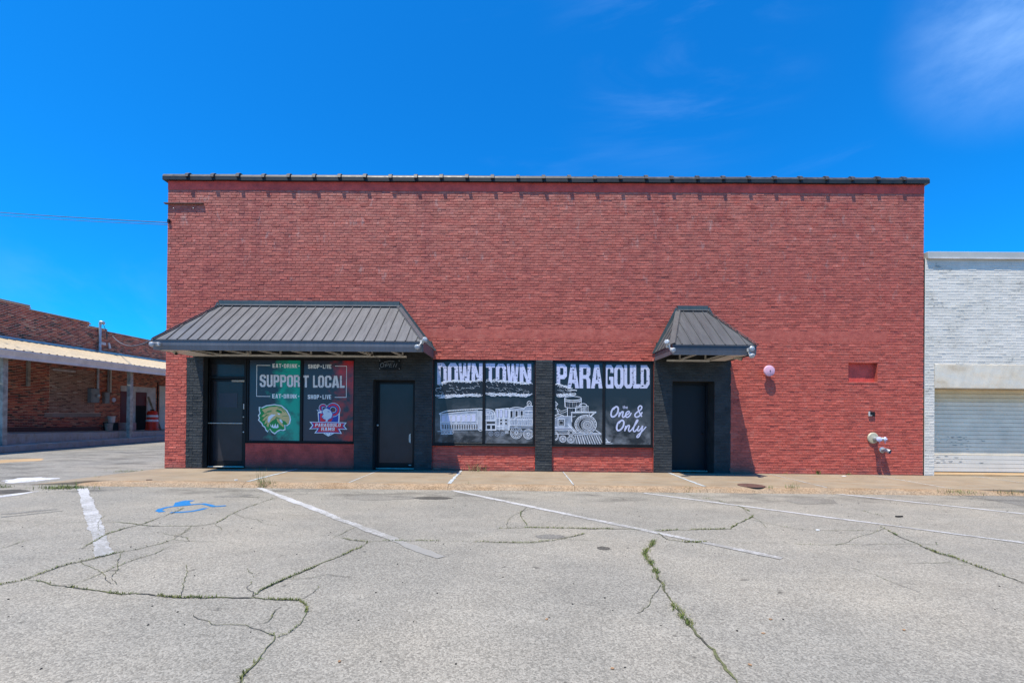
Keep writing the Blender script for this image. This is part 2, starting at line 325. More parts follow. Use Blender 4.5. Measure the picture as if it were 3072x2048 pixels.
M['signwire'] = plain('grey_sign_tube', (0.24, 0.25, 0.26), 0.4)
M['roller'] = plain('shaded_door_paint', (0.84, 0.72, 0.53), 0.5, var=0.12, scale=2); M['rollertopshade'] = plain('top_shade_door_paint', (0.74, 0.60, 0.38), 0.5, var=0.12, scale=2); M['rollersunlit'] = plain('sunlit_door_paint', (0.64, 0.60, 0.52), 0.5, var=0.08, scale=2); M['chip'] = plain('bare_metal_chip', (0.14, 0.16, 0.17), 0.5)  # slat paints put sunlight at the foot and shade above into colour
M['fasciacream'] = plain('cream_coping_metal', (0.40, 0.39, 0.35), 0.45, var=0.08, scale=1)
M['canopytan'] = sheet_metal('tan_roof_sheet', (0.45, 0.355, 0.235)); M['gutter'] = plain('grey_white_gutter', (0.66, 0.63, 0.56), 0.5, var=0.15, scale=2)
M['wood'] = plain('weathered_timber', (0.30, 0.29, 0.25), 0.8, var=0.4, scale=5); M['woodpale'] = plain('pale_timber', (0.38, 0.33, 0.26), 0.8, var=0.3, scale=8)
M['reddoor'] = plain('dark_red_door', (0.12, 0.008, 0.010), 0.55, var=0.2, scale=3); M['whitetrim'] = plain('white_trim_paint', (0.55, 0.52, 0.50), 0.6, var=0.2, scale=4)
M['dark'] = plain('dark_opening', (0.010, 0.010, 0.011), 0.9); M['greybox'] = plain('grey_enamel', (0.22, 0.235, 0.235), 0.45, var=0.15)
M['orange'] = plain('orange_plastic', (0.68, 0.036, 0.010), 0.45, var=0.12); M['reflect'] = plain('white_reflective_band', (0.75, 0.76, 0.80), 0.35)
M['rust'] = plain('rusty_iron', (0.11, 0.055, 0.042), 0.8, var=0.4, scale=18); M['cable'] = plain('grey_cable', (0.10, 0.10, 0.11), 0.6)
M['bellred'] = plain('faded_red_enamel', (0.62, 0.36, 0.46), 0.35, var=0.12, scale=8); M['brass'] = plain('cream_escutcheon', (0.46, 0.41, 0.29), 0.5, var=0.2, scale=12)
M['paper'] = plain('white_paper', (0.75, 0.75, 0.74), 0.8); M['leafbrown'] = plain('brown_leaf', (0.33, 0.19, 0.10), 0.8, var=0.4)
def grassmat(name, a, b):
    t = NT(name); n = t.noise(9, 4); q = t.n('ObjectInfo')
    return t.fin(t.mix(t.rng(n, 0.35, 0.65), a, b), 0.7, spec=0.2)
M['grass'] = grassmat('weed_green', (0.060, 0.115, 0.020), (0.13, 0.16, 0.045)); M['moss'] = grassmat('crack_moss', (0.10, 0.125, 0.028), (0.18, 0.17, 0.06)); M['dry'] = grassmat('dry_grass', (0.24, 0.21, 0.10), (0.16, 0.16, 0.06))
def crackmat():
    t = NT('crack_fill'); n = t.noise(4, 5, 0.7); f = t.noise(60, 3)
    c = t.mix(t.rng(n, 0.40, 0.54), (0.042, 0.039, 0.032), (0.105, 0.110, 0.048)); return t.fin(t.scale(c, t.rng(f, 0.3, 0.7, 0.6, 1.4)), 0.95)
M['crack'] = crackmat(); M['scuff'] = asphalt('scuffed_asphalt', (0.188, 0.177, 0.157), 6); M['stain'] = asphalt('oil_stained_asphalt', (0.085, 0.078, 0.068), 11)

# ------------------------------------------------------------------ brick generator
def solid_intervals(u0, u1, v, openings):
    iv = [(u0, u1)]
    for (a, b, c, d) in [o[:4] for o in openings]:
        if c < v < d:
            nx = []
            for (p, q) in iv:
                if b <= p or a >= q: nx.append((p, q)); continue
                if a-p > 0.03: nx.append((p, a))
                if q-b > 0.03: nx.append((b, q))
            iv = nx
    return iv
def lay_bricks(u0, u1, v0, v1, openings, course=0.0665, length=0.205, gap=0.012, seed=1, top=None):
    r = random.Random(seed); out = []; k = 0; v = v0
    while v+course*0.6 < v1:
        h = min(course, v1-v); vc = v+h/2; off = (0.5*length if k % 2 else 0)+r.uniform(-0.02, 0.02)
        for (a, b) in solid_intervals(u0, u1, vc, openings):
            if top and vc > top(a+0.01): pass
            n0 = math.floor((a-u0-off)/length); s_ = u0+off+n0*length
            while s_ < b:
                p, q = max(s_, a), min(s_+length, b); s_ += length
                if q-p < 0.035: continue
                if top and vc+h/2 > top((p+q)/2)+0.01: continue
                out.append((p+gap*.28, q-gap*.28, v+gap/2, v+h-gap/2))
        v += course; k += 1
    return out
def brick_geo(mb, O, U, V, N, br, r, proud=0.0078, inset=0.003, jit=1.0, tone=None, mi=0):
    p, q, a, b = br; e = 0.0016*jit
    d = max(.002, min(.016, proud+r.gauss(0, .0020)*jit))
    bk = [O+U*x+V*y for x, y in ((p, a), (q, a), (q, b), (p, b))]
    fr = [(p+inset, a+inset), (q-inset, a+inset), (q-inset, b-inset-.0065), (p+inset, b-inset-.0065)]
    fr = [O+U*(x+r.uniform(-2.4, 2.4)*e)+V*(y+r.uniform(-1.7, 1.7)*e)+N*(d+r.uniform(-.9, .9)*e) for x, y in fr]
    t_ = r.gauss(0, 0.22) if tone is None else tone
    mb.add(bk+fr, [(4, 5, 6, 7), (0, 1, 5, 4), (1, 2, 6, 5), (2, 3, 7, 6), (3, 0, 4, 7)], mi, max(-0.5, min(0.5, t_)))
def wall_with_holes(mb, O, U, V, N, u0, u1, v0, v1, openings, depth):
    us = sorted({u0, u1, *[o[0] for o in openings], *[o[1] for o in openings]}); vs = sorted({v0, v1, *[o[2] for o in openings], *[o[3] for o in openings]})
    us = [x for x in us if u0 <= x <= u1]; vs = [x for x in vs if v0 <= x <= v1]
    for i in range(len(us)-1):
        for j in range(len(vs)-1):
            cu, cv = (us[i]+us[i+1])/2, (vs[j]+vs[j+1])/2
            if any(o[0] < cu < o[1] and o[2] < cv < o[3] for o in openings): continue
            mb.quad(*[O+U*x+V*y for x, y in ((us[i], vs[j]), (us[i+1], vs[j]), (us[i+1], vs[j+1]), (us[i], vs[j+1]))])
    for o in openings:
        dd = o[4] if len(o) > 4 else depth
        c = [(o[0], max(o[2], v0)), (o[1], max(o[2], v0)), (o[1], o[3]), (o[0], o[3])]
        for k in range(4):
            (x0, y0), (x1, y1) = c[k], c[(k+1) % 4]
            if k == 0 and o[2] <= v0: continue
            mb.quad(O+U*x0+V*y0, O+U*x1+V*y1, O+U*x1+V*y1-N*dd, O+U*x0+V*y0-N*dd)

# ================================================================== SETTING
GZ = -0.10
lot = structure('parking_lot', (0, -4, GZ))
mb = MB(); mb.quad((-400, -300, GZ), (400, -300, GZ), (400, 600, GZ), (-400, 600, GZ)); mb.build('asphalt', M['asphalt'], lot)
street = structure('street', (-14, 20, GZ))
mb = MB(); mb.quad((-18.2, -2.2, GZ+.0020), (-9.35, -2.2, GZ+.0020), (-8.6, 70, GZ+.0020), (-18.2, 70, GZ+.0020)); mb.build('street_surface', M['street'], street)

def gpoly(pts, z): return [Vector((onZ(x, y, z).x, onZ(x, y, z).y, z)) for x, y in pts]
def ragged(pts, amp, seed, step=0.06):
    r = random.Random(seed); out = []
    for i in range(len(pts)):
        a, b = pts[i], pts[(i+1) % len(pts)]; n = max(1, int((b-a).length/step))
        for k in range(n):
            p = a.lerp(b, k/n); out.append(p+Vector((r.uniform(-amp, amp), r.uniform(-amp, amp), 0)))
    return out
def fillpoly(mb, pts, mi=0, holes=()):
    allp = [list(pts)]+[list(h) for h in holes]; flat = [p for q in allp for p in q]
    tr = tessellate_polygon([[Vector(p) for p in q] for q in allp]); mb.add(flat, [tuple(t) for t in tr], mi)
mb = MB(); fillpoly(mb, ragged(gpoly([(-60, 1382), (40, 1377), (128, 1374), (126, 1381), (30, 1386), (-60, 1394)], GZ+.0032), .03, 3)); mb.build('tan_patch', M['tan'], street)
mb = MB(); fillpoly(mb, ragged(gpoly([(10, 1441), (60, 1433), (120, 1431), (180, 1434), (130, 1440), (70, 1446), (25, 1448)], GZ+.0032), .04, 4)); mb.build('faded_paint_patch', M['linefaint'], street)
mb = MB(); fillpoly(mb, ragged(gpoly([(2885, 1484), (2990, 1478), (3200, 1484), (3300, 1560), (3072, 1517)], GZ+.0032), .03, 5)); mb.build('asphalt_patch', M['patch'], lot)
mb = MB(); fillpoly(mb, ragged(gpoly([(-30, 1470), (60, 1467), (95, 1472), (40, 1479), (-30, 1484)], GZ+.0032), .02, 6)); mb.build('oil_stain', M['stain'], lot)
mb = MB(); fillpoly(mb, ragged(gpoly([(-30, 1490), (40, 1481), (120, 1472), (110, 1474), (45, 1485), (-30, 1495)], GZ+.0040), .01, 7)); mb.build('faded_paint_patch', M['linefaint'], lot)
# oil stains and potholes
for i, (px, py, rx, ry) in enumerate([(1298, 1493, .36, .14), (1810, 1643, .08, .07), (1650, 1608, .20, .10)]):
    c = onZ(px, py, GZ+.0032); r = random.Random(i); pts = [Vector((c.x+rx*math.cos(a)*r.uniform(.82, 1.1), c.y+ry*math.sin(a)*r.uniform(.8, 1.1), GZ+.0032)) for a in [k*math.pi/14 for k in range(28)]]
    mb = MB(); fillpoly(mb, pts); mb.build('oil_stain', M['stain'] if i < 2 else M['patch'], lot)
for pts in ([(1030, 1490), (1090, 1484), (1240, 1486), (1260, 1494), (1120, 1500), (1060, 1497)], [(2350, 1500), (2420, 1492), (2500, 1497), (2510, 1508), (2400, 1512)], [(640, 1487), (745, 1482), (765, 1484), (720, 1488), (790, 1490), (640, 1491)], [(0, 1541), (95, 1531), (170, 1526), (172, 1528), (100, 1535), (0, 1544)], [(0, 1549), (190, 1530), (190, 1532), (0, 1552)]):
    mb = MB(); fillpoly(mb, ragged(gpoly(pts, GZ+.0030), .025, int(pts[0][0])+8)); mb.build('tyre_scuff', M['scuff'], lot)
# parking lines
def stripe(name, a, b, w, mat, seed, z=GZ+.0055, w2=None, extend=0, amp=.008):
    A = Vector((onZ(*a, z).x, onZ(*a, z).y, z)); B = Vector((onZ(*b, z).x, onZ(*b, z).y, z)); d = (B-A).normalized(); B = B+d*extend; n = Vector((-d.y, d.x, 0))
    w2 = w2 or w; L = (B-A).length; N = int(L/.07); r = random.Random(seed); mb = MB(); vs = []; dl = dr = 0.0
    for i in range(N+1):
        t = i/N; p = A.lerp(B, t); ww = (w+(w2-w)*t)/2
        dl = dl*.7+r.uniform(-amp, amp); dr = dr*.7+r.uniform(-amp, amp)
        vs += [p+n*(ww+dl), p-n*(ww+dr)]
    mb.add(vs, [(2*i, 2*i+1, 2*i+3, 2*i+2) for i in range(N)]); return mb.build(name, mat, lot)
stripe('painted_line', (247, 1464), (318, 1664), .15, M['linepaint'], 1, amp=.014, w2=.15)
stripe('painted_line', (776, 1462), (1322, 1671), .10, M['linepaint'], 2, w2=.13, amp=.012)
stripe('painted_line', (1357, 1470), (2345, 1674), .095, M['linepaint'], 3, w2=.11)
stripe('painted_line', (1932, 1478), (3072, 1627), .095, M['linepaint'], 4, extend=.8)
stripe('painted_line', (2490, 1478), (3072, 1540), .095, M['linepaint'], 5, extend=3)
# accessible parking symbol
def ground_ribbon(mb, pts, w, z):
    P = [Vector((onZ(x, y, z).x, onZ(x, y, z).y, z)) for x, y in pts]; vs = []
    for i, p in enumerate(P):
        d = (P[min(i+1, len(P)-1)]-P[max(i-1, 0)]).normalized(); n = Vector((-d.y, d.x, 0)); ww = w[i]/2 if isinstance(w, list) else w/2
        vs += [p+n*ww, p-n*ww]
    mb.add(vs, [(2*i, 2*i+1, 2*i+3, 2*i+2) for i in range(len(P)-1)])
mb = MB()
def zs(pts): return [(x/2.94, 1340+y/2.94) for x, y in pts]
ground_ribbon(mb, zs([(1540, 522), (1480, 530), (1420, 545), (1398, 560), (1432, 572)]), .085, GZ+.0032)
ground_ribbon(mb, zs([(1505, 576), (1600, 574), (1690, 566), (1760, 553), (1815, 538)]), .085, GZ+.0036)
ground_ribbon(mb, zs([(1705, 474), (1640, 476), (1608, 486), (1608, 520)]), [.10, .16, .2, .24], GZ+.0040)
ground_ribbon(mb, zs([(1606, 516), (1700, 506), (1790, 500), (1850, 512), (1890, 524), (1992, 517)]), .08, GZ+.0044)
mb.build('accessible_symbol', M['bluepaint'], lot)

# cracks
CR = [(.011, 0, [(-40, 1560), (90, 1564), (135, 1568), (220, 1567), (265, 1566), (330, 1566)]), (.010, 0, [(135, 1568), (60, 1588), (-30, 1608)]),
 (.020, .3, [(550, 1523), (515, 1540), (470, 1555), (430, 1570), (380, 1583), (335, 1597), (275, 1627), (245, 1645)]),
 (.018, .2, [(835, 1492), (805, 1500), (745, 1520), (690, 1545), (645, 1570), (600, 1577), (440, 1577), (380, 1568), (330, 1566)]),
 (.016, .5, [(-20, 1762), (15, 1752), (80, 1740), (130, 1720), (170, 1702), (230, 1687), (280, 1675), (340, 1660), (410, 1648), (480, 1630), (520, 1618)]),
 (.019, .8, [(80, 1740), (190, 1757), (260, 1770), (360, 1784), (400, 1780), (470, 1785), (520, 1792), (600, 1794), (700, 1794), (790, 1795), (860, 1797), (890, 1798), (905, 1805), (920, 1815), (918, 1835), (912, 1852)]),
 (.016, .3, [(912, 1852), (895, 1872), (865, 1897), (832, 1912)]),
 (.020, 1., [(805, 1900), (828, 1908), (822, 1925), (800, 1945), (775, 1970), (750, 2000), (735, 2020), (722, 2060)]),
 (.018, .6, [(752, 1792), (800, 1760), (855, 1735), (920, 1710), (960, 1692), (1000, 1676), (1035, 1660), (1075, 1645), (1100, 1625)]),
 (.015, .4, [(1020, 1612), (1060, 1620), (1110, 1624), (1180, 1622), (1250, 1622), (1350, 1624), (1500, 1627), (1580, 1628), (1660, 1622), (1720, 1608), (1755, 1600)]),
 (.012, 0, [(1000, 1613), (1030, 1600), (1062, 1582)]),
 (.012, .3, [(1580, 1520), (1562, 1535), (1567, 1555), (1582, 1576)]),
 (.017, .6, [(1490, 1586), (1600, 1582), (1750, 1586), (1850, 1586), (1900, 1588), (1960, 1592), (2100, 1588), (2190, 1586), (2215, 1570), (2250, 1555), (2262, 1545)]),
 (.017, .4, [(2050, 1478), (2075, 1487), (2150, 1500), (2215, 1517), (2240, 1528), (2248, 1534)]),
 (.020, .9, [(1960, 1592), (1980, 1602), (2000, 1617), (2060, 1626), (2120, 1626)]), (.009, 0, [(2120, 1626), (2250, 1629)]),
 (.030, 1.3, [(1965, 1620), (1955, 1635), (1940, 1650), (1935, 1662), (1940, 1677), (1955, 1697), (1968, 1720), (1985, 1755), (2000, 1780), (2022, 1815), (2042, 1838), (2060, 1865), (2080, 1890), (2110, 1925), (2140, 1950), (2160, 1975), (2180, 2000), (2200, 2030), (2222, 2065)]),
 (.019, .8, [(2640, 1580), (2700, 1610), (2755, 1632), (2760, 1637), (2820, 1662), (2860, 1672), (2930, 1698), (3000, 1722), (3100, 1758)]),
 (.012, .1, [(2560, 1525), (2600, 1535), (2655, 1550)]), (.009, .1, [(2300, 1628), (2400, 1632), (2500, 1633), (2700, 1632), (2820, 1633)]),
 (.010, .1, [(2260, 1560), (2350, 1580), (2450, 1590), (2640, 1592)]),
 (.010, 0, [(955, 1758), (955, 1762), (940, 1778), (915, 1795), (895, 1800)]), (.011, 0, [(845, 1820), (822, 1832), (810, 1855), (790, 1870)]),
 (.010, .1, [(200, 1757), (270, 1735), (340, 1705), (400, 1680), (470, 1660), (505, 1643)]), (.007, 0, [(2550, 1703), (2620, 1722), (2680, 1748), (2760, 1775)]),
 (.012, .1, [(-20, 1648), (20, 1640), (60, 1628), (85, 1620)]), (.010, 0, [(490, 1600), (560, 1612), (570, 1622), (530, 1625), (470, 1632)]), (.009, 0, [(640, 1570), (660, 1580), (665, 1590)]), (.009, 0, [(520, 1618), (560, 1622), (640, 1625)]), (.008, 0, [(845, 1543), (900, 1547), (960, 1545)]),
 (.007, 0, [(1500, 1626), (1580, 1630), (1680, 1618), (1750, 1602)]), (.007, 0, [(2710, 1690), (2760, 1688), (2860, 1688)])]
br_r = random.Random(5); extra = []
for w, g, pts in CR:
    if w < .014: continue
    for i in range(len(pts)-1):
        if br_r.random() < .17:
            t_ = br_r.random(); x = pts[i][0]+(pts[i+1][0]-pts[i][0])*t_; y = pts[i][1]+(pts[i+1][1]-pts[i][1])*t_; k_ = (y-1242)/300; a_ = br_r.uniform(0, 6.28); q = [(x, y)]
            for j in range(br_r.randint(2, 4)): a_ += br_r.uniform(-.7, .7); x += 42*k_*math.cos(a_); y += 18*k_*math.sin(a_); q.append((x, max(y, 1485)))
            extra.append((.0045, 0, q))
CR += extra
cgv = MB(); cr_r = random.Random(11)
def blade(mb, p, h, lean, w, az, mi=0):
    d = Vector((math.cos(az), math.sin(az), 0)); s_ = Vector((-d.y, d.x, 0))*w/2
    a = p; b = p+d*lean*.35+Vector((0, 0, h*.6)); c = p+d*lean+Vector((0, 0, h))
    mb.add([a-s_, a+s_, b+s_*.8, b-s_*.8, c], [(0, 1, 2, 3), (3, 2, 4)], mi)
for w, g, pts in CR:
    P = [Vector((onZ(x, y, GZ).x, onZ(x, y, GZ).y, GZ)) for x, y in pts]; Q = []; dx_ = dy_ = 0.0
    for i in range(len(P)-1):
        n = max(1, int((P[i+1]-P[i]).length/.032))
        for k in range(n):
            dx_ = dx_*.75+cr_r.uniform(-.010, .010); dy_ = dy_*.75+cr_r.uniform(-.010, .010); Q.append(P[i].lerp(P[i+1], k/n)+Vector((dx_, dy_, 0)))
    Q.append(P[-1]); mb = MB(); vs = []; N = len(Q); wk = .7; keep = []
    for i, p in enumerate(Q):
        d = (Q[min(i+1, N-1)]-Q[max(i-1, 0)]).normalized(); n = Vector((-d.y, d.x, 0)); e = min(1, (i+.3)/4, (N-1-i+.3)/4); wk = max(.12, min(1.25, wk+cr_r.uniform(-.22, .22))); keep.append(wk > .22); ww = max(.0025, w*.72*e*wk*cr_r.uniform(.7, 1.2)/2)
        vs += [p+n*ww+Vector((0, 0, .0062)), p-n*ww+Vector((0, 0, .0062))]
    mb.add(vs, [(2*i, 2*i+1, 2*i+3, 2*i+2) for i in range(N-1) if keep[i] or w > .017]); mb.build('crack', M['crack'], lot)
    if g:
        dens = 0.0
        for i in range(N-1):
            dens = max(0, min(1, dens+cr_r.uniform(-.45, .45)));
            if dens < .35: continue
            for k in range(int(22*g*dens)):
                p = Q[i].lerp(Q[i+1], cr_r.random())+Vector((cr_r.gauss(0, w*.45*g), cr_r.gauss(0, w*.45*g), .005)); blade(cgv, p, cr_r.uniform(.006, .026)*(.6+.5*g), cr_r.uniform(.005, .025), cr_r.uniform(.003, .008), cr_r.uniform(0, 6.28), cr_r.choice((0, 0, 1)))
o = cgv.build('crack_moss', [M['moss'], M['grass']]); tag(o, 'thin green moss and grass growing along the asphalt cracks', 'moss', kind='stuff')

# sidewalk and kerb
ye = onZ(900, 1447, 0).y+.07  # seam between slabs and kerb
yk = ye-.19                   # kerb foot
walk = structure('sidewalk', (0, -1, 0))
jx = [-9.05, -5.5, -3.4, -1.35, 1.2, 3.85, 6.35, 8.9, 11.4, 14.0, 16.6, 19.2, 21.8, 24.4]
for i in range(len(jx)-1):
    a, b = jx[i]+.008, jx[i+1]-.008; r = random.Random(i); dz = r.uniform(-.003, .003)
    mb = MB()
    if i == 0:
        top = [(-8.97, -.01, -.02), (b, -.01, dz), (b, ye, dz), (-8.7, ye, -.01), (-9.2, ye-.05, -.05), (-9.85, ye-.10, -.088), (-9.55, ye+.9, -.07)]; k7 = len(top)
        mb.add([Vector(p) for p in top]+[Vector((p[0], p[1], -.13)) for p in top], [(0, 1, 2, 3), (0, 3, 4, 6), (4, 5, 6)]+[(k, k7+k, k7+(k+1) % k7, (k+1) % k7) for k in range(k7)])
    else: mb.box((a, ye, -.13), (b, -.01 if b < 10.4 else -.0105, dz), bev=.006)
    mb.build('sidewalk_slab', M['walk'], walk)
    if i: mb = MB(); w = .05 if i in (1, 3, 5) else .02; q = random.Random(i+50); vs = []
    if i:
        for k in range(16):
            y = ye+(-.03-ye)*k/15; vs += [(jx[i]-w*q.uniform(.3, 1), y, .004), (jx[i]+w*q.uniform(.3, 1), y, .004)]
        mb.add(vs, [(2*k, 2*k+1, 2*k+3, 2*k+2) for k in range(15)]); mb.build('joint_sealant', M['sealant'], walk)
kerb = structure('kerb', (0, yk, GZ))
kx = [-8.9, -5.5, -1.35, 1.2, 3.85, 6.35, 8.9, 10.6]
for i in range(len(kx)-1):
    a, b = kx[i]+.004, kx[i+1]-.004; mb = MB(); n = 14; r = random.Random(i+90)
    prof = lambda e: [(ye-.006, -.13), (ye-.006, -.002-.06*e), (ye-.05, -.006-.06*e), (ye+(yk-ye)*.45, -.016-.05*e), (ye+(yk-ye)*.75, -.050-.035*e), (yk, GZ-.006)]
    vs = []
    for k in range(n+1):
        x = a+(b-a)*k/n; e = max(0, min(1, (x-9.2)/1.2), min(1, (-8.3-x)/.6)); e = min(1, e)
        vs += [(x, y+r.uniform(-.004, .004), z+r.uniform(-.003, .003)) for y, z in prof(e)]
    mb.add(vs, [(k*6+j, (k+1)*6+j, (k+1)*6+j+1, k*6+j+1) for k in range(n) for j in range(5)]+[tuple(range(6)), tuple(range(n*6, n*6+6))[::-1]]); mb.build('kerb_stone', M['kerb'], kerb, smooth='auto')
# driveway apron in front of the garage
mb = MB(); mb.add([(10.62, ye-.008, -.03), (24, ye-.008, -.03), (24, yk-.35, GZ+.006), (10.9, yk-.1, GZ+.006), (10.62, ye-.008, -.13), (24, ye-.008, -.13)], [(0, 1, 2, 3), (0, 1, 5, 4)]); mb.build('driveway_apron', M['walk'], walk)

# ================================================================== RED BRICK BUILDING
XL, XR, ZT = -8.887, 10.197, 7.268
red = thing('brick_building', 'long red painted brick building with black trimmed shopfront, metal awnings and blank upper wall', 'building', (0.65, 0, 0))
X = Vector((1, 0, 0)); Z = Vector((0, 0, 1)); NY = Vector((0, -1, 0))
def opn(px0, px1, py0, py1, depth, bottom=None):
    a = onY(px0, (py0+py1)/2).x; b = onY(px1, (py0+py1)/2).x; top = onY((px0+px1)/2, py0).z; bt = onY((px0+px1)/2, py1).z if bottom is None else bottom
    return (a, b, bt, top, depth)
O_L = opn(608, 1063, 1071, 1400, .30, -.05)           # left shopfront recess
O_D2 = opn(1118, 1244, 1137, 1408, .30, -.05)
O_A = opn(1297, 1606, 1077, 1410, .07, -.05)
O_B = opn(1657, 1961, 1081, 1410, .07, -.05)
O_D3 = opn(2016, 2143, 1143, 1415, .46, -.05)
O_V = opn(2545, 2632, 1088, 1146, .10)
OPS = [O_L, O_D2, O_A, O_B, O_D3, O_V]
bandL, bandR = WX(1255, 0), WX(2660, 0); bz0, bz1 = WZ(1018, 1700), WZ(985, 1700)
mb = MB(); wall_with_holes(mb, Vector((0, 0, 0)), X, Z, NY, XL, XR, -.05, ZT+.02, OPS, .3)
mb.quad((XL, 0, -.05), (XL, 0, ZT+.02), (XL, 20, ZT+.02), (XL, 20, -.05)); mb.quad((XR, 0, -.05), (XR, 0, ZT+.02), (XR, 20, ZT+.02), (XR, 20, -.05))
mb.quad((XL, 20, -.05), (XR, 20, -.05), (XR, 20, ZT+.02), (XL, 20, ZT+.02))
mb.build('wall', M['red'], red)
mb = MB(); mb.quad((XL, .0, ZT+.02), (XR, .0, ZT+.02), (XR, 20, ZT+.02), (XL, 20, ZT+.02)); mb.build('roof', M['dark'], red)
# black painted zones: everything behind the left shopfront canopy, centre pier, right doorway
bx = [(WX(559), O_L[0], 0, O_L[3]), (O_L[1], WX(1297), 0, O_L[3]), (WX(1606), WX(1657), 0, O_A[3]), (WX(1961), WX(2192), 0, WZ(1078, 2080))]
bx.append((WX(578), WX(1297), O_L[3]-.02, O_L[3]+.42)); bx.append((WX(1966), WX(2186), bx[3][3]-.02, bx[3][3]+.40))
def is_black(b):
    cx, cz = (b[0]+b[1])/2, (b[2]+b[3])/2; return any(p-.001 < cx < q+.001 and r_ < cz < s_ for p, q, r_, s_ in bx)
cuts = OPS+[(bandL, bandR, bz0, bz1)]
# split the bond at paint edges so black piers end in a straight edge
edges = sorted({XL, XR, *[b[0] for b in bx], *[b[1] for b in bx]})
bl = []
ztop_black = O_L[3]
low = lay_bricks(XL, XR, 0, 7.05, cuts, seed=2)
for b in low:
    if b[2] < ztop_black+.45:
        sp = [e for e in edges if b[0]+.02 < e < b[1]-.02]
        xs = [b[0]]+sp+[b[1]]
        for i in range(len(xs)-1):
            p = xs[i]+(.002 if i else 0); q = xs[i+1]-(.002 if i < len(xs)-2 else 0)
            if q-p > .02: bl.append((p, q, b[2], b[3]))
    else: bl.append(b)
O0 = Vector((0, 0, 0))
full = [b for b in bl if abs((b[1]-b[0])-.1983) < .002 and abs((b[3]-b[2])-.0545) < .002]
full.sort(key=lambda b: (Vector(((b[0]+b[1])/2, 0, (b[2]+b[3])/2))-CAMP).length); pick = set(full[:300])
mbr, mbk = MB(), MB(); r = random.Random(3)
for b in bl:
    if b in pick: continue
    brick_geo(mbk if is_black(b) else mbr, O0, X, Z, NY, b, r)
tag(mbr.build('brickwork', M['red'], red, tone=True), kind='stuff'); tag(mbk.build('black_brickwork', M['blackbrick'], red, tone=True), kind='stuff')
variants = []
for k in range(14):
    mb = MB(); brick_geo(mb, O0, X, Z, NY, (-.09914, .09914, -.02725, .02725), r); q = mb.build('brick', M['red'], red, tone=True); q.data.transform(Matrix.Translation(ORI[red.name])); variants.append(q.data); bpy.data.objects.remove(q)
vb = []
for d in variants: e = d.copy(); e.materials[0] = M['blackbrick']; vb.append(e)
og = ORI[red.name]
for i, b in enumerate(full[:300]):
    o = bpy.data.objects.new('brick', (vb if is_black(b) else variants)[i*5 % 14]); COL.objects.link(o); o.parent = red; o.location = Vector(((b[0]+b[1])/2, 0, (b[2]+b[3])/2))-og
# black paint skins of the reveals and piers behind the bricks
for p, q, a, b in bx:
    mb = MB(); wall_with_holes(mb, Vector((0, -.0012-.0002*bx.index((p, q, a, b)), 0)), X, Z, NY, p, q, a, b, [o_[:4]+(.001,) for o_ in (O_D2, O_D3) if p < o_[0] < q], .001); mb.build('black_paint', M['blackbrick'], red)
for o_ in (O_L, O_D2, O_D3):
    e = .004; a, b, c, d, dp = o_; c = -.02
    mb = MB(); mb.slab([(a, .001, c), (a, .001, d), (b, .001, d), (b, .001, c), (b-e, .001, c), (b-e, .001, d-e), (a+e, .001, d-e), (a+e, .001, c)], (0, 1, 0), dp); mb.build('recess_lining', M['blackbrick'], red)
mb = MB(); q = random.Random(8); n = 60; vs = []
for k in range(n+1):
    x = bandL+(bandR-bandL)*k/n; h0, h1 = bz0+q.uniform(-.006, .006), bz1+q.uniform(-.006, .006)
    vs += [(x, -.006, h0), (x, -.007+q.uniform(-.0015, .0015), h0*.5+h1*.5), (x, -.006, h1-.012), (x, .0, h0-.002), (x, 0, h1)]
mb.add(vs, [(5*k+a, 5*k+5+a, 5*k+5+b, 5*k+b) for k in range(n) for a, b in ((3, 0), (0, 1), (1, 2), (2, 4))]); mb.build('plaster_band', M['red_smooth'], red)
# parged strip under the coping
mb = MB(); mb.box((XL, -.010, 7.055), (XR, -.001, ZT+.01)); mb.build('parged_strip', M['red_shade'], red)
# coping tiles
n = 30; x0, x1 = XL-.09, XR+.07; stp = (x1-x0)/n
for k in range(n):
    a, b = x0+k*stp+.003, x0+(k+1)*stp-.003; r = random.Random(k+300); dz = r.uniform(-.006, .006); dy = r.uniform(-.006, .006)
    mb = MB(); pr = [(-.085, .0), (-.085, .092), (-.070, .130), (-.040, .162), (.10, .178), (.22, .150), (.30, .10), (.30, 0.0)]
    vs = []
    for x in (a, b): vs += [(x, y+dy, ZT+z+dz) for y, z in pr]
    mb.add(vs, [(j, j+1, 9+j, 8+j) for j in range(7)], 1); mb.mi[-7] = 0; mb.add(vs[:8], [tuple(range(8))], 0); mb.add(vs[8:], [tuple(range(8))[::-1]], 0)
    mb.add([vs[0], vs[7], vs[15], vs[8]], [(0, 1, 2, 3)], 0)
    t_ = mb.build('coping_tile', [M['copeface'], M['copetop']], red)
    if k < n-1:
        mb = MB(); pr2 = [(-.140, .060), (-.118, .140), (-.05, .190), (.10, .200), (.24, .178), (.32, .10)]; vs = []
        for x in (b-.04, b+.045): vs += [(x, y+dy, ZT+z+dz) for y, z in pr2]
        mb.add(vs, [(j, j+1, 7+j, 6+j) for j in range(5)]+[tuple(range(6)), tuple(range(6, 12))[::-1], (0, 5, 11, 6)]); mb.build('tile_collar', M['copetop'], t_)
# ledge at the upper left corner
mb = MB(); la, lb = onY(499, 612), onY(613, 612); mb.box((la.x-.02, -.065, la.z-.012), (lb.x, .01, la.z+.012)); led = mb.build('steel_ledge', M['rust'], red)
mb = MB()
for px in (523, 582): p = onY(px, 626); mb.bar((p.x, -.02, p.z+.02), (p.x+.01, -.045, p.z-.015), .012, .012)
mb.build('anchor_bolt', M['whitetrim'], red)
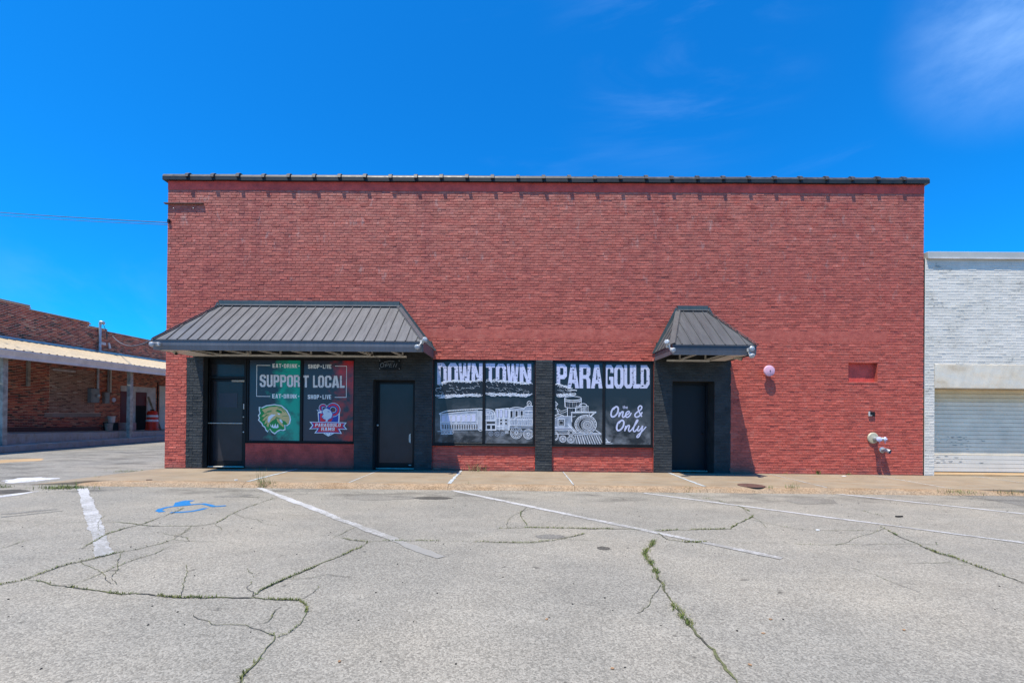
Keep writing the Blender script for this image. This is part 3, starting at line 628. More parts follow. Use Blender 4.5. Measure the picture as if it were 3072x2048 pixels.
# vent recess
a, b, c, d, dp = O_V
mb = MB(); mb.box((a, dp, c), (b, dp+.02, d)); mb.build('vent_panel', M['red_shade'], red)
mb = MB(); mb.box((a-.01, -.016, c-.035), (b+.01, .05, c)); mb.build('vent_sill', M['red_smooth'], red)

# ---- glyphs
GL = {
'D': ([(0,0),(.7,0),(1,.18),(1,.82),(.7,1),(0,1)], [[(.34,.17),(.58,.17),(.66,.25),(.66,.75),(.58,.83),(.34,.83)]]),
'O': ([(.25,0),(.75,0),(1,.16),(1,.84),(.75,1),(.25,1),(0,.84),(0,.16)], [[(.42,.16),(.58,.16),(.66,.24),(.66,.76),(.58,.84),(.42,.84),(.34,.76),(.34,.24)]]),
'W': ([(0,1),(.16,0),(.42,0),(.5,.5),(.58,0),(.84,0),(1,1),(.76,1),(.69,.4),(.6,1),(.4,1),(.31,.4),(.24,1)], []),
'N': ([(0,0),(0,1),(.34,1),(.68,.42),(.68,1),(1,1),(1,0),(.7,0),(.32,.6),(.32,0)], []),
'T': ([(.33,0),(.33,.82),(0,.82),(0,1),(1,1),(1,.82),(.67,.82),(.67,0)], []),
'P': ([(0,0),(0,1),(.75,1),(1,.87),(1,.5),(.75,.38),(.34,.38),(.34,0)], [[(.34,.55),(.34,.84),(.6,.84),(.66,.79),(.66,.6),(.6,.55)]]),
'A': ([(0,0),(.3,1),(.7,1),(1,0),(.68,0),(.62,.2),(.38,.2),(.32,0)], [[(.43,.36),(.57,.36),(.5,.75)]]),
'R': ([(0,0),(0,1),(.75,1),(1,.87),(1,.58),(.85,.48),(1,.36),(1,0),(.68,0),(.66,.34),(.58,.4),(.34,.4),(.34,0)], [[(.34,.56),(.34,.84),(.6,.84),(.66,.79),(.66,.61),(.6,.56)]]),
'G': ([(.25,0),(0,.14),(0,.86),(.25,1),(.75,1),(1,.86),(1,.66),(.67,.66),(.67,.8),(.6,.84),(.4,.84),(.34,.78),(.34,.22),(.4,.16),(.6,.16),(.67,.22),(.67,.36),(.52,.36),(.52,.5),(1,.5),(1,0),(.78,0)], []),
'U': ([(0,1),(0,.14),(.25,0),(.75,0),(1,.14),(1,1),(.66,1),(.66,.22),(.58,.16),(.42,.16),(.34,.22),(.34,1)], []),
'L': ([(0,0),(0,1),(.38,1),(.38,.18),(1,.18),(1,0)], []),
'S': ([(0,.32),(0,.14),(.25,0),(.75,0),(1,.14),(1,.44),(.8,.56),(.36,.68),(.34,.78),(.42,.85),(.58,.85),(.66,.78),(.66,.7),(1,.7),(1,.86),(.75,1),(.25,1),(0,.86),(0,.58),(.2,.48),(.62,.36),(.66,.28),(.66,.22),(.58,.15),(.42,.15),(.34,.22),(.34,.32)], []),
'C': ([(.25,0),(0,.14),(0,.86),(.25,1),(.75,1),(1,.86),(1,.64),(.67,.64),(.67,.8),(.6,.84),(.4,.84),(.34,.78),(.34,.22),(.4,.16),(.6,.16),(.67,.22),(.67,.38),(1,.38),(1,.14),(.75,0)], []),
'M': ([(0,0),(0,1),(.3,1),(.5,.5),(.7,1),(1,1),(1,0),(.74,0),(.74,.55),(.57,.1),(.43,.1),(.26,.55),(.26,0)], []),
'E': ([(0,0),(0,1),(1,1),(1,.83),(.36,.83),(.36,.59),(.9,.59),(.9,.42),(.36,.42),(.36,.17),(1,.17),(1,0)], []),
'I': ([(.2,0),(.2,1),(.8,1),(.8,0)], []),
'K': ([(0,0),(0,1),(.32,1),(.32,.6),(.68,1),(1,1),(.6,.54),(1,0),(.66,0),(.4,.4),(.32,.32),(.32,0)], []),
'H': ([(0,0),(0,1),(.34,1),(.34,.6),(.66,.6),(.66,1),(1,1),(1,0),(.66,0),(.66,.43),(.34,.43),(.34,0)], []),
'V': ([(0,1),(.32,0),(.68,0),(1,1),(.68,1),(.5,.3),(.32,1)], [])}
def thin(pts, k): return pts
class Print:
    """flat print on the glass: zoom coordinates -> the plane y"""
    def __init__(s, ox, oy, sc, y): s.ox, s.oy, s.sc, s.y = ox, oy, sc, y; s.k = 0
    def p(s, x, y, lift=0.0):
        q = onY(s.ox+x/s.sc, s.oy+y/s.sc, s.y); return Vector((q.x, s.y-lift, q.z))
    def fill(s, mb, pts, mi=0, lift=0.0, holes=()):
        fillpoly(mb, [s.p(x, y, lift) for x, y in pts], mi, [[s.p(x, y, lift) for x, y in h] for h in holes])
    def glyph(s, mb, ch, x0, x1, y0, y1, mi=0, lift=0.0, slant=0.0):
        o_, hs = GL[ch]; f = lambda u, v: (x0+(x1-x0)*u+slant*(v-.5)*(y1-y0), y1+(y0-y1)*v)
        s.fill(mb, [f(*q) for q in o_], mi, lift, [[f(*q) for q in h] for h in hs])
    def word(s, mb, txt, x0, x1, y0, y1, mi=0, lift=0.0, gap=.22, slant=0.0):
        ws = [.45 if c == 'I' else 1.25 if c in 'MW' else 1 for c in txt]; tot = sum(ws)+gap*(len(txt)-1); u = (x1-x0)/tot; x = x0
        for c, w in zip(txt, ws): s.glyph(mb, c, x, x+w*u, y0, y1, mi, lift, slant); x += (w+gap)*u
    def line(s, mb, pts, w=8, mi=0, lift=0.0, close=False, curve=False):
        s.k = (s.k+1) % 24; lf = lift+s.k*.00022
        if curve and len(pts) > 2:
            out = []; n = len(pts)
            for i in range(n if close else n-1):
                g = lambda j: pts[j % n] if close else pts[max(0, min(n-1, j))]
                p0, p1, p2, p3 = g(i-1), g(i), g(i+1), g(i+2)
                for t in (0, .2, .4, .6, .8):
                    out.append(tuple(.5*(2*p1[a]+(p2[a]-p0[a])*t+(2*p0[a]-5*p1[a]+4*p2[a]-p3[a])*t*t+(3*p1[a]-p0[a]-3*p2[a]+p3[a])*t**3) for a in (0, 1)))
            if not close: out.append(pts[-1])
            pts = out
        P = list(pts)+([pts[0], pts[1]] if close else []); vs = []; N = len(P)
        for i, (x, y) in enumerate(P):
            ax, ay = P[max(i-1, 0)]; bx_, by = P[min(i+1, N-1)]; L = math.hypot(bx_-ax, by-ay) or 1; nx, ny = -(by-ay)/L*w/2, (bx_-ax)/L*w/2
            vs += [s.p(x+nx, y+ny, lf+i*1.2e-5), s.p(x-nx, y-ny, lf+i*1.2e-5)]
        mb.add(vs, [(2*i, 2*i+1, 2*i+3, 2*i+2) for i in range(N-1)], mi)
    def rect(s, mb, x0, y0, x1, y1, w=7, mi=0, lift=0.0): s.line(mb, [(x0, y0), (x1, y0), (x1, y1), (x0, y1)], w, mi, lift, close=True)
    def ell(s, mb, cx, cy, rx, ry, w=6, mi=0, lift=0.0, a0=0, a1=360, n=28):
        s.line(mb, [(cx+rx*math.cos(math.radians(a0+(a1-a0)*k/n)), cy+ry*math.sin(math.radians(a0+(a1-a0)*k/n))) for k in range(n+1)], w, mi, lift)
    def wheel(s, mb, cx, cy, r, ns=10, w=5, mi=0):
        s.ell(mb, cx, cy, r, r, w, mi); s.ell(mb, cx, cy, r*.8, r*.8, w*.7, mi); s.ell(mb, cx, cy, r*.2, r*.2, w, mi)
        for k in range(ns):
            a = k*2*math.pi/ns; s.line(mb, [(cx+r*.22*math.cos(a), cy+r*.22*math.sin(a)), (cx+r*.8*math.cos(a), cy+r*.8*math.sin(a))], w*.7, mi)

# ---- window builder: frame bars + panes; y = plane of the glass
def frame_window(name, x0, x1, z0, z1, mulls, y, t=.05, label=None, parent=red, dp=.07, panes=None, headless=False):
    mb = MB(); f = t
    mb.box((x0, y-dp/2, z0), (x0+f, y+dp/2, z1), bev=.004); mb.box((x1-f, y-dp/2, z0), (x1, y+dp/2, z1), bev=.004)
    mb.box((x0+f, y-dp/2, z1-f), (x1-f, y+dp/2, z1), bev=.004); mb.box((x0+f, y-dp/2, z0), (x1-f, y+dp/2, z0+f), bev=.004)
    w = mb.build(name, M['black'], parent)
    if label: w['label'] = label
    ed = [x0+f]+[q for a in mulls for q in (a-.035, a+.035)]+[x1-f]
    for a in mulls:
        mb = MB(); mb.box((a-.035, y-dp/2-.004, z0+f), (a+.035, y+dp/2, z1-f), bev=.004); mb.build('mullion', M['black'], w)
    for i in range(0, len(ed), 2):
        mb = MB(); mb.box((ed[i], y-.003, z0+f), (ed[i+1], y+.003, z1-f)); mb.build('pane', (panes or [M['glass']])[i//2 % len(panes or [1])], w)
    return w
# left shopfront
yL = .27
wx0, wx1 = onY(742, 1200, yL).x, onY(1066, 1200, yL).x; wz0, wz1 = onY(900, 1327, yL).z, O_L[3]-.004
mid1 = onY(905.5, 1200, yL).x; bz = wz0
vg = vinyl('green_smoke_print', (0.030, 0.038, 0.058), (0.010, 0.40, 0.25), 1.0, (wx0+.1, mid1-.15)); vr = vinyl('red_smoke_print', (0.040, 0.038, 0.055), (0.62, 0.030, 0.030), 1.0, (mid1+.35, wx1+.1))
w1 = frame_window('shop_window', wx0, wx1, wz0, wz1, [mid1], yL, .045, 'shop window printed with green and red smoke and SUPPORT LOCAL', panes=[vg, vr])
mb = MB(); mb.box((wx0, yL-.06, -.02), (wx1+.03, yL+.1, wz0-.02)); bulk = mb.build('bulkhead', M['red_shade'], red)
bb = lay_bricks(wx0, wx1-.01, 0, wz0-.025, [], seed=5); mb = MB(); r = random.Random(6)
for b in bb: brick_geo(mb, Vector((0, yL-.06, 0)), X, Z, NY, b, r, proud=.004, inset=.003)
tag(mb.build('brickwork', M['red_shade'], bulk, tone=True), kind='stuff')
mb = MB(); mb.box((wx0-.02, yL-.09, wz0-.02), (wx1+.04, yL+.05, wz0-.001), bev=.003); mb.build('sill', M['black'], w1)
P1 = Print(740, 1060, 5.6, yL-.006)
mb = MB()
for ch, a, b, y0, y1 in [('S',220,325,355,562),('U',338,437,357,562),('P',450,550,358,562),('P',562,664,360,562),('O',676,784,362,562),('R',792,893,362,562),('T',945,1045,366,570),('L',1115,1192,368,572),('O',1200,1302,368,573),('C',1314,1424,370,574),('A',1430,1558,372,575),('L',1568,1646,373,576)]:
    P1.glyph(mb, ch, a-5, b+5, y0-4, y1+5, 1, .0004); P1.glyph(mb, ch, a, b, y0, y1, 0, .0012)
r = random.Random(21)
for k in range(46):
    x, y = r.uniform(225, 1640), r.uniform(360, 570)
    if 890 < x < 945: continue
    s_ = r.uniform(3, 9); P1.fill(mb, [(x+s_*r.uniform(.4, 1)*math.cos(a), y+s_*r.uniform(.4, 1)*math.sin(a)) for a in (0, 1.2, 2.5, 3.7, 5)], 1, .002)
mb.build('support_local_lettering', [M['letterg'], M['ink']], w1)
mb = MB()
for y0, y1 in ((172, 240), (680, 750)):
    d = 0 if y0 < 300 else -5
    P1.word(mb, 'EAT', 435+d, 583+d, y0, y1); P1.word(mb, 'DRINK', 626+d, 850+d, y0+3, y1+3); P1.word(mb, 'SHOP', 1032+d, 1222+d, y0+12, y1+14); P1.word(mb, 'LIVE', 1280+d, 1424+d, y0+12, y1+14)
    for x, y in ((602+d, (y0+y1)/2), (880+d, (y0+y1)/2+3), (1250+d, (y0+y1)/2+12)): P1.fill(mb, [(x+11*math.cos(k*math.pi/5), y+11*math.sin(k*math.pi/5)) for k in range(10)])
mb.build('small_lettering', M['letterw'], w1)
mb = MB()
P1.line(mb, [(395, 200), (170, 198)], 9); P1.line(mb, [(171, 196), (166, 720)], 9); P1.line(mb, [(166, 718), (395, 720)], 9); P1.line(mb, [(1485, 211), (1682, 212)], 9); P1.line(mb, [(1680, 210), (1674, 738)], 9); P1.line(mb, [(1676, 735), (1480, 735)], 9)
mb.build('white_border', M['letterw'], w1)
# eagle head emblem
eg = MB()
ol = [(205,892),(250,905),(330,868),(470,850),(590,872),(680,948),(735,1050),(746,1112),(728,1180),(680,1216),(648,1205),(652,1282),(620,1297),(565,1290),(520,1312),(472,1356),(420,1322),(388,1272),(350,1322),(318,1290),(300,1240),(262,1215),(250,1180),(222,1150),(190,1120),(207,1080),(188,1040),(218,1000),(203,950)]
gx, gy = 455, 1075
def inset(pts, k, cx=gx, cy=gy): return [(cx+(x-cx)*k, cy+(y-cy)*k) for x, y in pts]
P1.fill(eg, ol, 0, .0006); P1.fill(eg, inset(ol, .925), 1, .0012)
P1.fill(eg, [(258,942),(390,898),(520,890),(612,920),(664,985),(705,1040),(722,1108),(712,1168),(690,1196),(674,1168),(650,1140),(606,1120),(560,1090),(500,1062),(478,1100),(432,1122),(390,1165),(362,1240),(334,1215),(348,1160),(296,1190),(318,1120),(262,1130),(308,1062),(250,1058),(306,1005)], 2, .0018)
P1.fill(eg, [(352,1122),(364,1062),(418,1020),(490,1026),(446,1060),(404,1100),(380,1160),(356,1150)], 0, .0024)
P1.fill(eg, [(398,1172),(416,1226),(440,1180),(452,1232),(486,1170),(496,1232),(526,1176),(538,1240),(510,1252),(440,1250),(402,1220)], 0, .0024)
P1.fill(eg, [(500,1082),(532,1094),(580,1154),(626,1206),(616,1236),(560,1190),(512,1136)], 2, .0024); P1.fill(eg, [(545,1100),(578,1102),(608,1150),(600,1174),(570,1148)], 0, .003)
for pts in ([(300,1015),(350,985),(420,972)], [(292,1075),(330,1040),(372,1022)], [(305,1135),(335,1095)], [(520,905),(590,925),(640,985)]): P1.line(eg, pts, 11, 1, .003)
P1.fill(eg, [(482,962),(520,935),(592,972),(588,1008),(530,985)], 1, .003); P1.fill(eg, [(516,1000),(556,1006),(562,1028),(532,1026)], 0, .003)
P1.line(eg, [(600,1060),(640,1046),(690,1050)], 8, 1, .003)
P1.line(eg, [(330,1000),(375,972)], 9, 1, .003); P1.line(eg, [(345,975),(420,955)], 9, 1, .003); P1.line(eg, [(300,1060),(345,1020)], 8, 1, .003)
eg.build('eagle_emblem', [M['letterw'], M['egreen'], M['etan']], w1)
# ram crest
rm = MB()
P1.fill(rm, [(1193,985),(1565,985),(1548,1300),(1372,1392),(1215,1300)], 0, .0006); P1.fill(rm, [(1207,1000),(1545,1000),(1535,1290),(1372,1372),(1225,1290)], 1, .0012)
P1.fill(rm, [(1235,1010),(1360,1010),(1360,1140),(1235,1140)], 2, .0018); P1.fill(rm, [(1360,1090),(1440,1040),(1460,1050),(1420,1140),(1340,1140)], 2, .0018)
for cx, cy, R, a0, a1, wd in ((1452,945,84,-165,110,62),(1284,912,42,110,335,44)):
    P1.ell(rm, cx, cy, R, R*.95, wd+14, 0, .002, a0-5, a1+5); P1.ell(rm, cx, cy, R, R*.95, wd, 1, .008, a0, a1); P1.ell(rm, cx, cy, R+6, (R+6)*.95, wd*.42, 2, .014, a0+20, a1-15)
P1.fill(rm, [(1262,960),(1330,905),(1412,940),(1452,1010),(1436,1086),(1358,1126),(1296,1108),(1252,1062),(1284,1020),(1262,990)], 1, .0205); P1.fill(rm, [(1274,962),(1332,917),(1404,950),(1440,1010),(1424,1078),(1356,1114),(1302,1098),(1264,1060),(1296,1020),(1276,990)], 3, .021)
P1.fill(rm, [(1176,938),(1262,962),(1258,990),(1206,984)], 0, .0206); P1.fill(rm, [(1190,948),(1250,968),(1210,976)], 1, .0211); P1.fill(rm, [(1330,1110),(1366,1100),(1360,1140),(1326,1140)], 3, .0212)
P1.line(rm, [(1362,970),(1395,978)], 10, 1, .021); P1.line(rm, [(1280,1062),(1300,1070)], 7, 1, .021)
bn = [(1058,1143),(1372,1150),(1682,1157),(1642,1215),(1692,1276),(1560,1272),(1602,1346),(1372,1336),(1138,1338),(1192,1265),(1052,1270),(1104,1205)]
P1.fill(rm, bn, 0, .0285); P1.fill(rm, [(1085,1153),(1372,1160),(1660,1167),(1624,1215),(1665,1265),(1540,1262),(1578,1333),(1372,1325),(1165,1327),(1212,1254),(1082,1259),(1122,1205)], 1, .029)
P1.fill(rm, [(1108,1160),(1372,1168),(1636,1175),(1606,1215),(1636,1256),(1520,1252),(1555,1322),(1372,1314),(1192,1316),(1230,1244),(1110,1249),(1140,1205)], 2, .0295)
P1.word(rm, 'PARAGOULD', 1155, 1582, 1172, 1228, 0, .0302, slant=.12); P1.word(rm, 'RAMS', 1255, 1482, 1238, 1296, 0, .0302, slant=.12)
P1.fill(rm, [(1318,1318),(1372,1345),(1430,1318),(1372,1390)], 0, .0303)
ro = rm.build('ram_crest', [M['letterw'], M['eblue'], M['ered'], M['epale']], w1)
for v in ro.data.vertices:                                        # keep the layered print within a few millimetres of the glass
    v.co.y = (v.co.y+ORI[red.name].y-(yL-.006))*.25+(yL-.006)-ORI[red.name].y

# left glazed door with transom
yD = .28
dx0, dx1 = onY(622, 1300, yD).x, onY(741, 1300, yD).x; dtop = onY(690, 1137, yD).z
mb = MB(); zb = .0
mb.box((dx0, yD-.06, zb), (dx0+.09, yD+.06, O_L[3]-.004), bev=.004); mb.box((dx1-.06, yD-.06, zb), (dx1, yD+.06, O_L[3]-.004), bev=.004)
mb.box((dx0+.09, yD-.06, dtop), (dx1-.06, yD+.06, dtop+.07), bev=.004); mb.box((dx0+.09, yD-.06, O_L[3]-.16), (dx1-.06, yD+.06, O_L[3]-.004), bev=.004)
d1 = mb.build('entrance_door', M['black'], red); d1['label'] = 'glazed shop door with push bar and transom pane'
mb = MB(); mb.box((O_L[0]+.004, yD-.10, 0), (dx0, yD+.06, O_L[3]-.004)); mb.build('side_jamb', M['black'], d1)
def glazed_leaf(door, a, b, z0, z1, y, st=.055, bot=.13):
    mb = MB(); mb.box((a, y-.02, z0), (a+st, y+.02, z1), bev=.003); mb.box((b-st, y-.02, z0), (b, y+.02, z1), bev=.003); mb.box((a+st, y-.02, z1-st), (b-st, y+.02, z1), bev=.003); mb.box((a+st, y-.02, z0), (b-st, y+.02, z0+bot), bev=.003)
    mb.build('door_leaf', M['black'], door)
    mb = MB(); mb.box((a+st, y-.004, z0+bot), (b-st, y+.004, z1-st)); mb.build('pane', M['glass'], door)
glazed_leaf(d1, dx0+.10, dx1-.065, .03, dtop-.01, yD)
mb = MB(); mb.box((dx0+.09, yD-.006, dtop+.07), (dx1-.06, yD+.004, O_L[3]-.16)); mb.build('transom_pane', M['glass'], d1)
zb_ = onY(690, 1269, yD).z
mb = MB(); mb.tube([(dx0+.02, yD-.07, zb_), (dx1-.09, yD-.07, zb_)], .011, 10); mb.bar((dx0+.11, yD-.07, zb_), (dx0+.11, yD-.02, zb_), .02, .02); mb.bar((dx1-.1, yD-.07, zb_), (dx1-.1, yD-.02, zb_), .02, .02); mb.build('push_bar', M['steelwhite'], d1, smooth='auto')
mb = MB(); p = onY(736, 1219, yD); mb.box((p.x-.012, yD-.075, p.z-.07), (p.x+.012, yD-.062, p.z+.07), bev=.003); mb.build('handle', M['steelwhite'], d1)
mb = MB()
for py in (1250, 1295): p = onY(735, py, yD); mb.lathe((p.x, yD-.06, p.z), (0, -1, 0), [(0, .016), (.012, .016), (.016, .01)], 12)
mb.build('lock', M['steelwhite'], d1)
mb = MB(); mb.box((dx0+.06, yD-.09, 0), (dx1-.03, yD+.06, .022), bev=.004); mb.build('threshold', M['steelwhite'], d1)
mb = MB(); p0, p1 = onY(655, 1178, yD), onY(715, 1222, yD); mb.box((p0.x+.02, yD-.010, p1.z), (p1.x-.02, yD-.0055, p0.z)); mb.build('notice', plain('faint_notice', (.035, .04, .05), .5), d1)
mb = MB(); p0, p1 = onY(700, 1141.5, yD), onY(738, 1144.5, yD); mb.box((p0.x, yD-.075, p1.z-.012), (p1.x, yD-.06, p0.z+.012), bev=.003); mb.build('door_closer', M['woodpale'], d1)

# middle door
yD = .26; a, b, c, d, dp = O_D2
mb = MB(); f = .05
mb.box((a+.004, yD-.05, 0), (a+.004+f, yD+.06, d-.004), bev=.004); mb.box((b-.004-f, yD-.05, 0), (b-.004, yD+.06, d-.004), bev=.004); mb.box((a+.004+f, yD-.05, d-.06), (b-.004-f, yD+.06, d-.004), bev=.004)
d2 = mb.build('entrance_door', M['blackmatte'], red); d2['label'] = 'dark glass door under the OPEN sign'
glazed_leaf(d2, a+.058, b-.058, .03, d-.065, yD-.01, .045, .12)
mb = MB(); p = onY(1229, 1314, yD-.03); pts = [(p.x+.03, yD-.035, p.z-.125), (p.x-.012, yD-.035, p.z-.095), (p.x-.018, yD-.035, p.z), (p.x-.012, yD-.035, p.z+.095), (p.x+.03, yD-.035, p.z+.125)]
mb.slab([(q[0], q[1], q[2]) for q in pts], (0, -1, 0), .014); mb.build('pull_handle', M['steelwhite'], d2)
mb = MB(); p = onY(1133.5, 1275, yD-.05); mb.lathe((p.x, yD-.05, p.z), (0, -1, 0), [(0, .026), (.02, .026), (.03, .015)], 14); mb.build('lock', M['galv'], d2, smooth='auto')
mb = MB(); mb.box((a+.03, yD-.09, 0), (b-.05, yD+.06, .022), bev=.004); mb.build('threshold', M['steelwhite'], d2)
mb = MB(); p = onY(1230, 1394.5, yD-.03); mb.box((p.x-.035, yD-.036, p.z-.012), (p.x+.03, yD-.031, p.z+.012)); mb.build('door_sticker', M['white'], d2)
# plaster return behind door 2 opening sides is the black render

# right solid door
yD = .44; a, b, c, d, dp = O_D3
mb = MB(); mb.box((a+.004, yD-.05, 0), (a+.05, yD+.04, d-.004), bev=.004); mb.box((b-.05, yD-.05, 0), (b-.004, yD+.04, d-.004), bev=.004); mb.box((a+.05, yD-.05, d-.055), (b-.05, yD+.04, d-.004), bev=.004)
d3 = mb.build('steel_door', M['doorblack'], red); d3['label'] = 'plain black steel door set deep in a black brick recess'
mb = MB(); mb.box((a+.054, yD-.02, .03), (b-.054, yD+.025, d-.06), bev=.004); mb.build('door_leaf', M['doorblack'], d3)
mb = MB(); mb.box((a+.02, yD-.12, -.01), (b-.02, yD+.04, .02), bev=.004); mb.build('threshold', M['dock'], d3)
mb = MB(); p = (b-.12, yD-.02, .98); mb.lathe(p, (0, -1, 0), [(0, .028), (.015, .028), (.03, .014), (.05, .026), (.07, .024), (.075, .01)], 14); mb.build('knob', M['black'], d3, smooth='auto')
mb = MB()
for z in (.3, 1.1, 1.9): mb.tube([(a+.052, yD-.03, z-.05), (a+.052, yD-.03, z+.05)], .009, 8)
mb.build('hinge', M['black'], d3)

# centre windows with the painted train
yW = .045
def centre_window(O, lab, mpx):
    a, b, c, d, dp = O; zb = onY(1450 if O is O_A else 1810, 1334.5 if O is O_A else 1338, yW).z
    mx = onY(mpx, 1200, yW).x
    w = frame_window('shop_window', a+.003, b-.003, zb, d-.003, [mx], yW, .055, lab, panes=[M['vgrey']], dp=.05)
    mb = MB(); mb.box((a+.001, .065, -.02), (b-.001, .10, zb)); bk = mb.build('bulkhead', M['red_shade'], red)
    bb = lay_bricks(a, b, 0, zb-.01, [], seed=int(a*10)+40); mb = MB(); r = random.Random(16)
    for q in bb: brick_geo(mb, Vector((0, .065, 0)), X, Z, NY, q, r)
    tag(mb.build('brickwork', M['red'], bk, tone=True), kind='stuff')
    mb = MB(); mb.box((a+.003, -.012, zb-.028), (b-.003, .065, zb-.002), bev=.004); mb.build('sill', M['black'], w)
    return w
wA = centre_window(O_A, 'shop window showing DOWNTOWN above white train carriages', 1452)
wB = centre_window(O_B, 'shop window showing PARAGOULD and the steam locomotive front', 1811.5)
PA = Print(1280, 1060, 5.227, yW-.006); PB = Print(1600, 1060, 5.226, yW-.006)
def grunge(pr, mb, boxes, n, seed, mi=1):
    r = random.Random(seed)
    for x0, y0, x1, y1 in boxes:
        for k in range(n):
            x, y = r.uniform(x0, x1), r.uniform(y0, y1); s_ = r.choice((4, 5, 6, 8, 12)); e = r.uniform(.7, 2.2)
            pr.fill(mb, [(x+s_*e*r.uniform(.5, 1)*math.cos(a_), y+s_*r.uniform(.5, 1)*math.sin(a_)) for a_ in (0, 1.1, 2.3, 3.4, 4.6, 5.6)], mi, .0030)
mb = MB()
for ch, a, b, y0, y1 in [('D',168,314,148,512),('O',330,494,150,512),('W',500,692,152,510),('N',705,876,154,512),('T',925,1072,156,516),('O',1084,1246,160,528),('W',1256,1446,162,515),('N',1458,1640,164,515)]: PA.glyph(mb, ch, a, b, y0, y1, 0, .0008)
grunge(PA, mb, [(168,150,876,420),(925,155,1640,430)], 60, 31)
mb.build('downtown_lettering', [M['letter'], M['ink']], wA)
mb = MB()
for ch, a, b, y0, y1 in [('P',366,526,166,545),('A',532,716,170,545),('R',722,894,174,545),('A',904,1084,178,546),('G',1114,1256,180,546),('O',1268,1416,182,548),('U',1424,1560,182,546),('L',1566,1686,182,546),('D',1684,1822,184,546)]: PB.glyph(mb, ch, a, b, y0, y1, 0, .0008)
grunge(PB, mb, [(366,170,1084,540),(1114,182,1822,540)], 62, 33)
mb.build('paragould_lettering', [M['letter'], M['ink']], wB)
# smoke plume drawn over the letters
def plume(pr, mb, path, seed, xlim):
    r = random.Random(seed)
    for i in range(len(path)-1):
        (x0, t0, b0), (x1, t1, b1) = path[i], path[i+1]; n = max(2, int(abs(x1-x0)/16))
        for k in range(n):
            t = k/n; x = x0+(x1-x0)*t; tp = t0+(t1-t0)*t; bt = b0+(b1-b0)*t
            # dark body
            R = (bt-tp)*.33
            for yy in (tp+R, (tp+bt)/2, bt-R):
                if k % 2 == 0: pts = [(max(xlim[0], min(xlim[1], x+R*1.25*math.cos(q*math.pi/5))), yy+R*math.sin(q*math.pi/5)) for q in range(10)]; pr.fill(mb, pts, 1, .0032+(pr.k % 20)*.00011); pr.k += 1
    for i in range(len(path)-1):
        (x0, t0, b0), (x1, t1, b1) = path[i], path[i+1]; n = max(2, int(abs(x1-x0)/26))
        for k in range(n):
            t = (k+r.random()*.6)/n; x = x0+(x1-x0)*t; tp = t0+(t1-t0)*t; bt = b0+(b1-b0)*t
            for (yc, up, col, cnt) in ((tp+8, True, 0, 2), (bt-14, False, 0, 3), ((tp+bt)/2+r.uniform(-20, 20), r.random() < .5, 2, 1 if k % 3 == 0 else 0)):
                for q in range(cnt):
                    rx, ry = r.uniform(22, 52), r.uniform(10, 24); cx, cy = x+r.uniform(-20, 20), yc+r.uniform(-9, 9)+(-q*14 if not up else q*14)
                    a0, a1 = (190, 350) if up else (8, 172)
                    if cx-rx < xlim[0] or cx+rx > xlim[1]: continue
                    pr.ell(mb, cx, cy, rx, ry, r.uniform(4, 8), col, .006, a0+r.uniform(-20, 20), a1+r.uniform(-20, 20), 9)
            for q in range(1):
                cx, cy = x+r.uniform(-20, 20), r.uniform(tp+20, bt-20)
                if xlim[0]+15 < cx < xlim[1]-25: pr.line(mb, [(cx-10, cy-10), (cx+4, cy+1), (cx+14, cy+11)], 4.5, 2 if r.random() < .5 else 0, .006)
mb = MB()
plume(PA, mb, [(135, 560, 660), (230, 470, 690), (400, 425, 680), (620, 440, 672), (878, 420, 665)], 41, (132, 878)); plume(PA, mb, [(922, 425, 655), (1150, 430, 660), (1400, 450, 660), (1668, 470, 675)], 42, (922, 1668))
mb.build('smoke_drawing', [M['line'], M['ink'], M['smoke']], wA)
mb = MB(); plume(PB, mb, [(340, 460, 665), (450, 505, 670), (560, 540, 665), (640, 590, 655)], 43, (336, 690)); mb.build('smoke_drawing', [M['line'], M['ink'], M['smoke']], wB)
# train carriages and cab
tr = MB(); L = lambda pts, w=7, mi=0, **k: PA.line(tr, pts, w, mi, .001, **k)
PA.fill(tr, [(225,950),(500,918),(800,895),(875,900),(872,1195),(225,1195)], 2, .0004)
L([(195,945),(300,905),(500,885),(700,872),(800,866),(876,866)], 11, curve=True); L([(200,952),(500,920),(800,893)], 9)
for k in range(14): x = 300+k*38; L([(x, 906-(x-300)*.06), (x+26, 892-(x-300)*.06)], 5)
L([(215,945),(222,1195)], 10); L([(222,1078),(500,1072),(800,1064)], 8); L([(222,1098),(500,1092),(800,1088)], 8); L([(222,1196),(800,1190)], 9)
for k in range(7):
    x = 242+k*78; PA.fill(tr, [(x,972-k*3),(x+52,970-k*3),(x+52,1062),(x,1066)], 3, .0068); PA.rect(tr, x-4, 966-k*3, x+57, 1067, 6, 0, .007); L([(x+66,965-k*3),(x+66,1066)], 4); L([(x+26,972-k*3),(x+26,1064)], 3, 1)
for k in range(15): x = 244+k*38; PA.fill(tr, [(x+3,1114),(x+20,1114),(x+20,1182),(x+3,1182)], 1, .0068); PA.rect(tr, x, 1110, x+24, 1186, 4.5, 0, .007)
for x in (802, 822, 842, 862): L([(x,896),(x,1190)], 7)
L([(800,1190),(840,1215),(876,1200)], 8)
for cx in (252, 305, 358, 395): PA.ell(tr, cx, 1238, 24, 22, 5, 0, .001); PA.ell(tr, cx, 1238, 10, 9, 4, 0, .001)
L([(170,1220),(420,1212)], 6); L([(220,1265),(415,1262)], 5)
for k in range(10): L([(430+k*22,1216),(444+k*22,1236)], 4, 2)
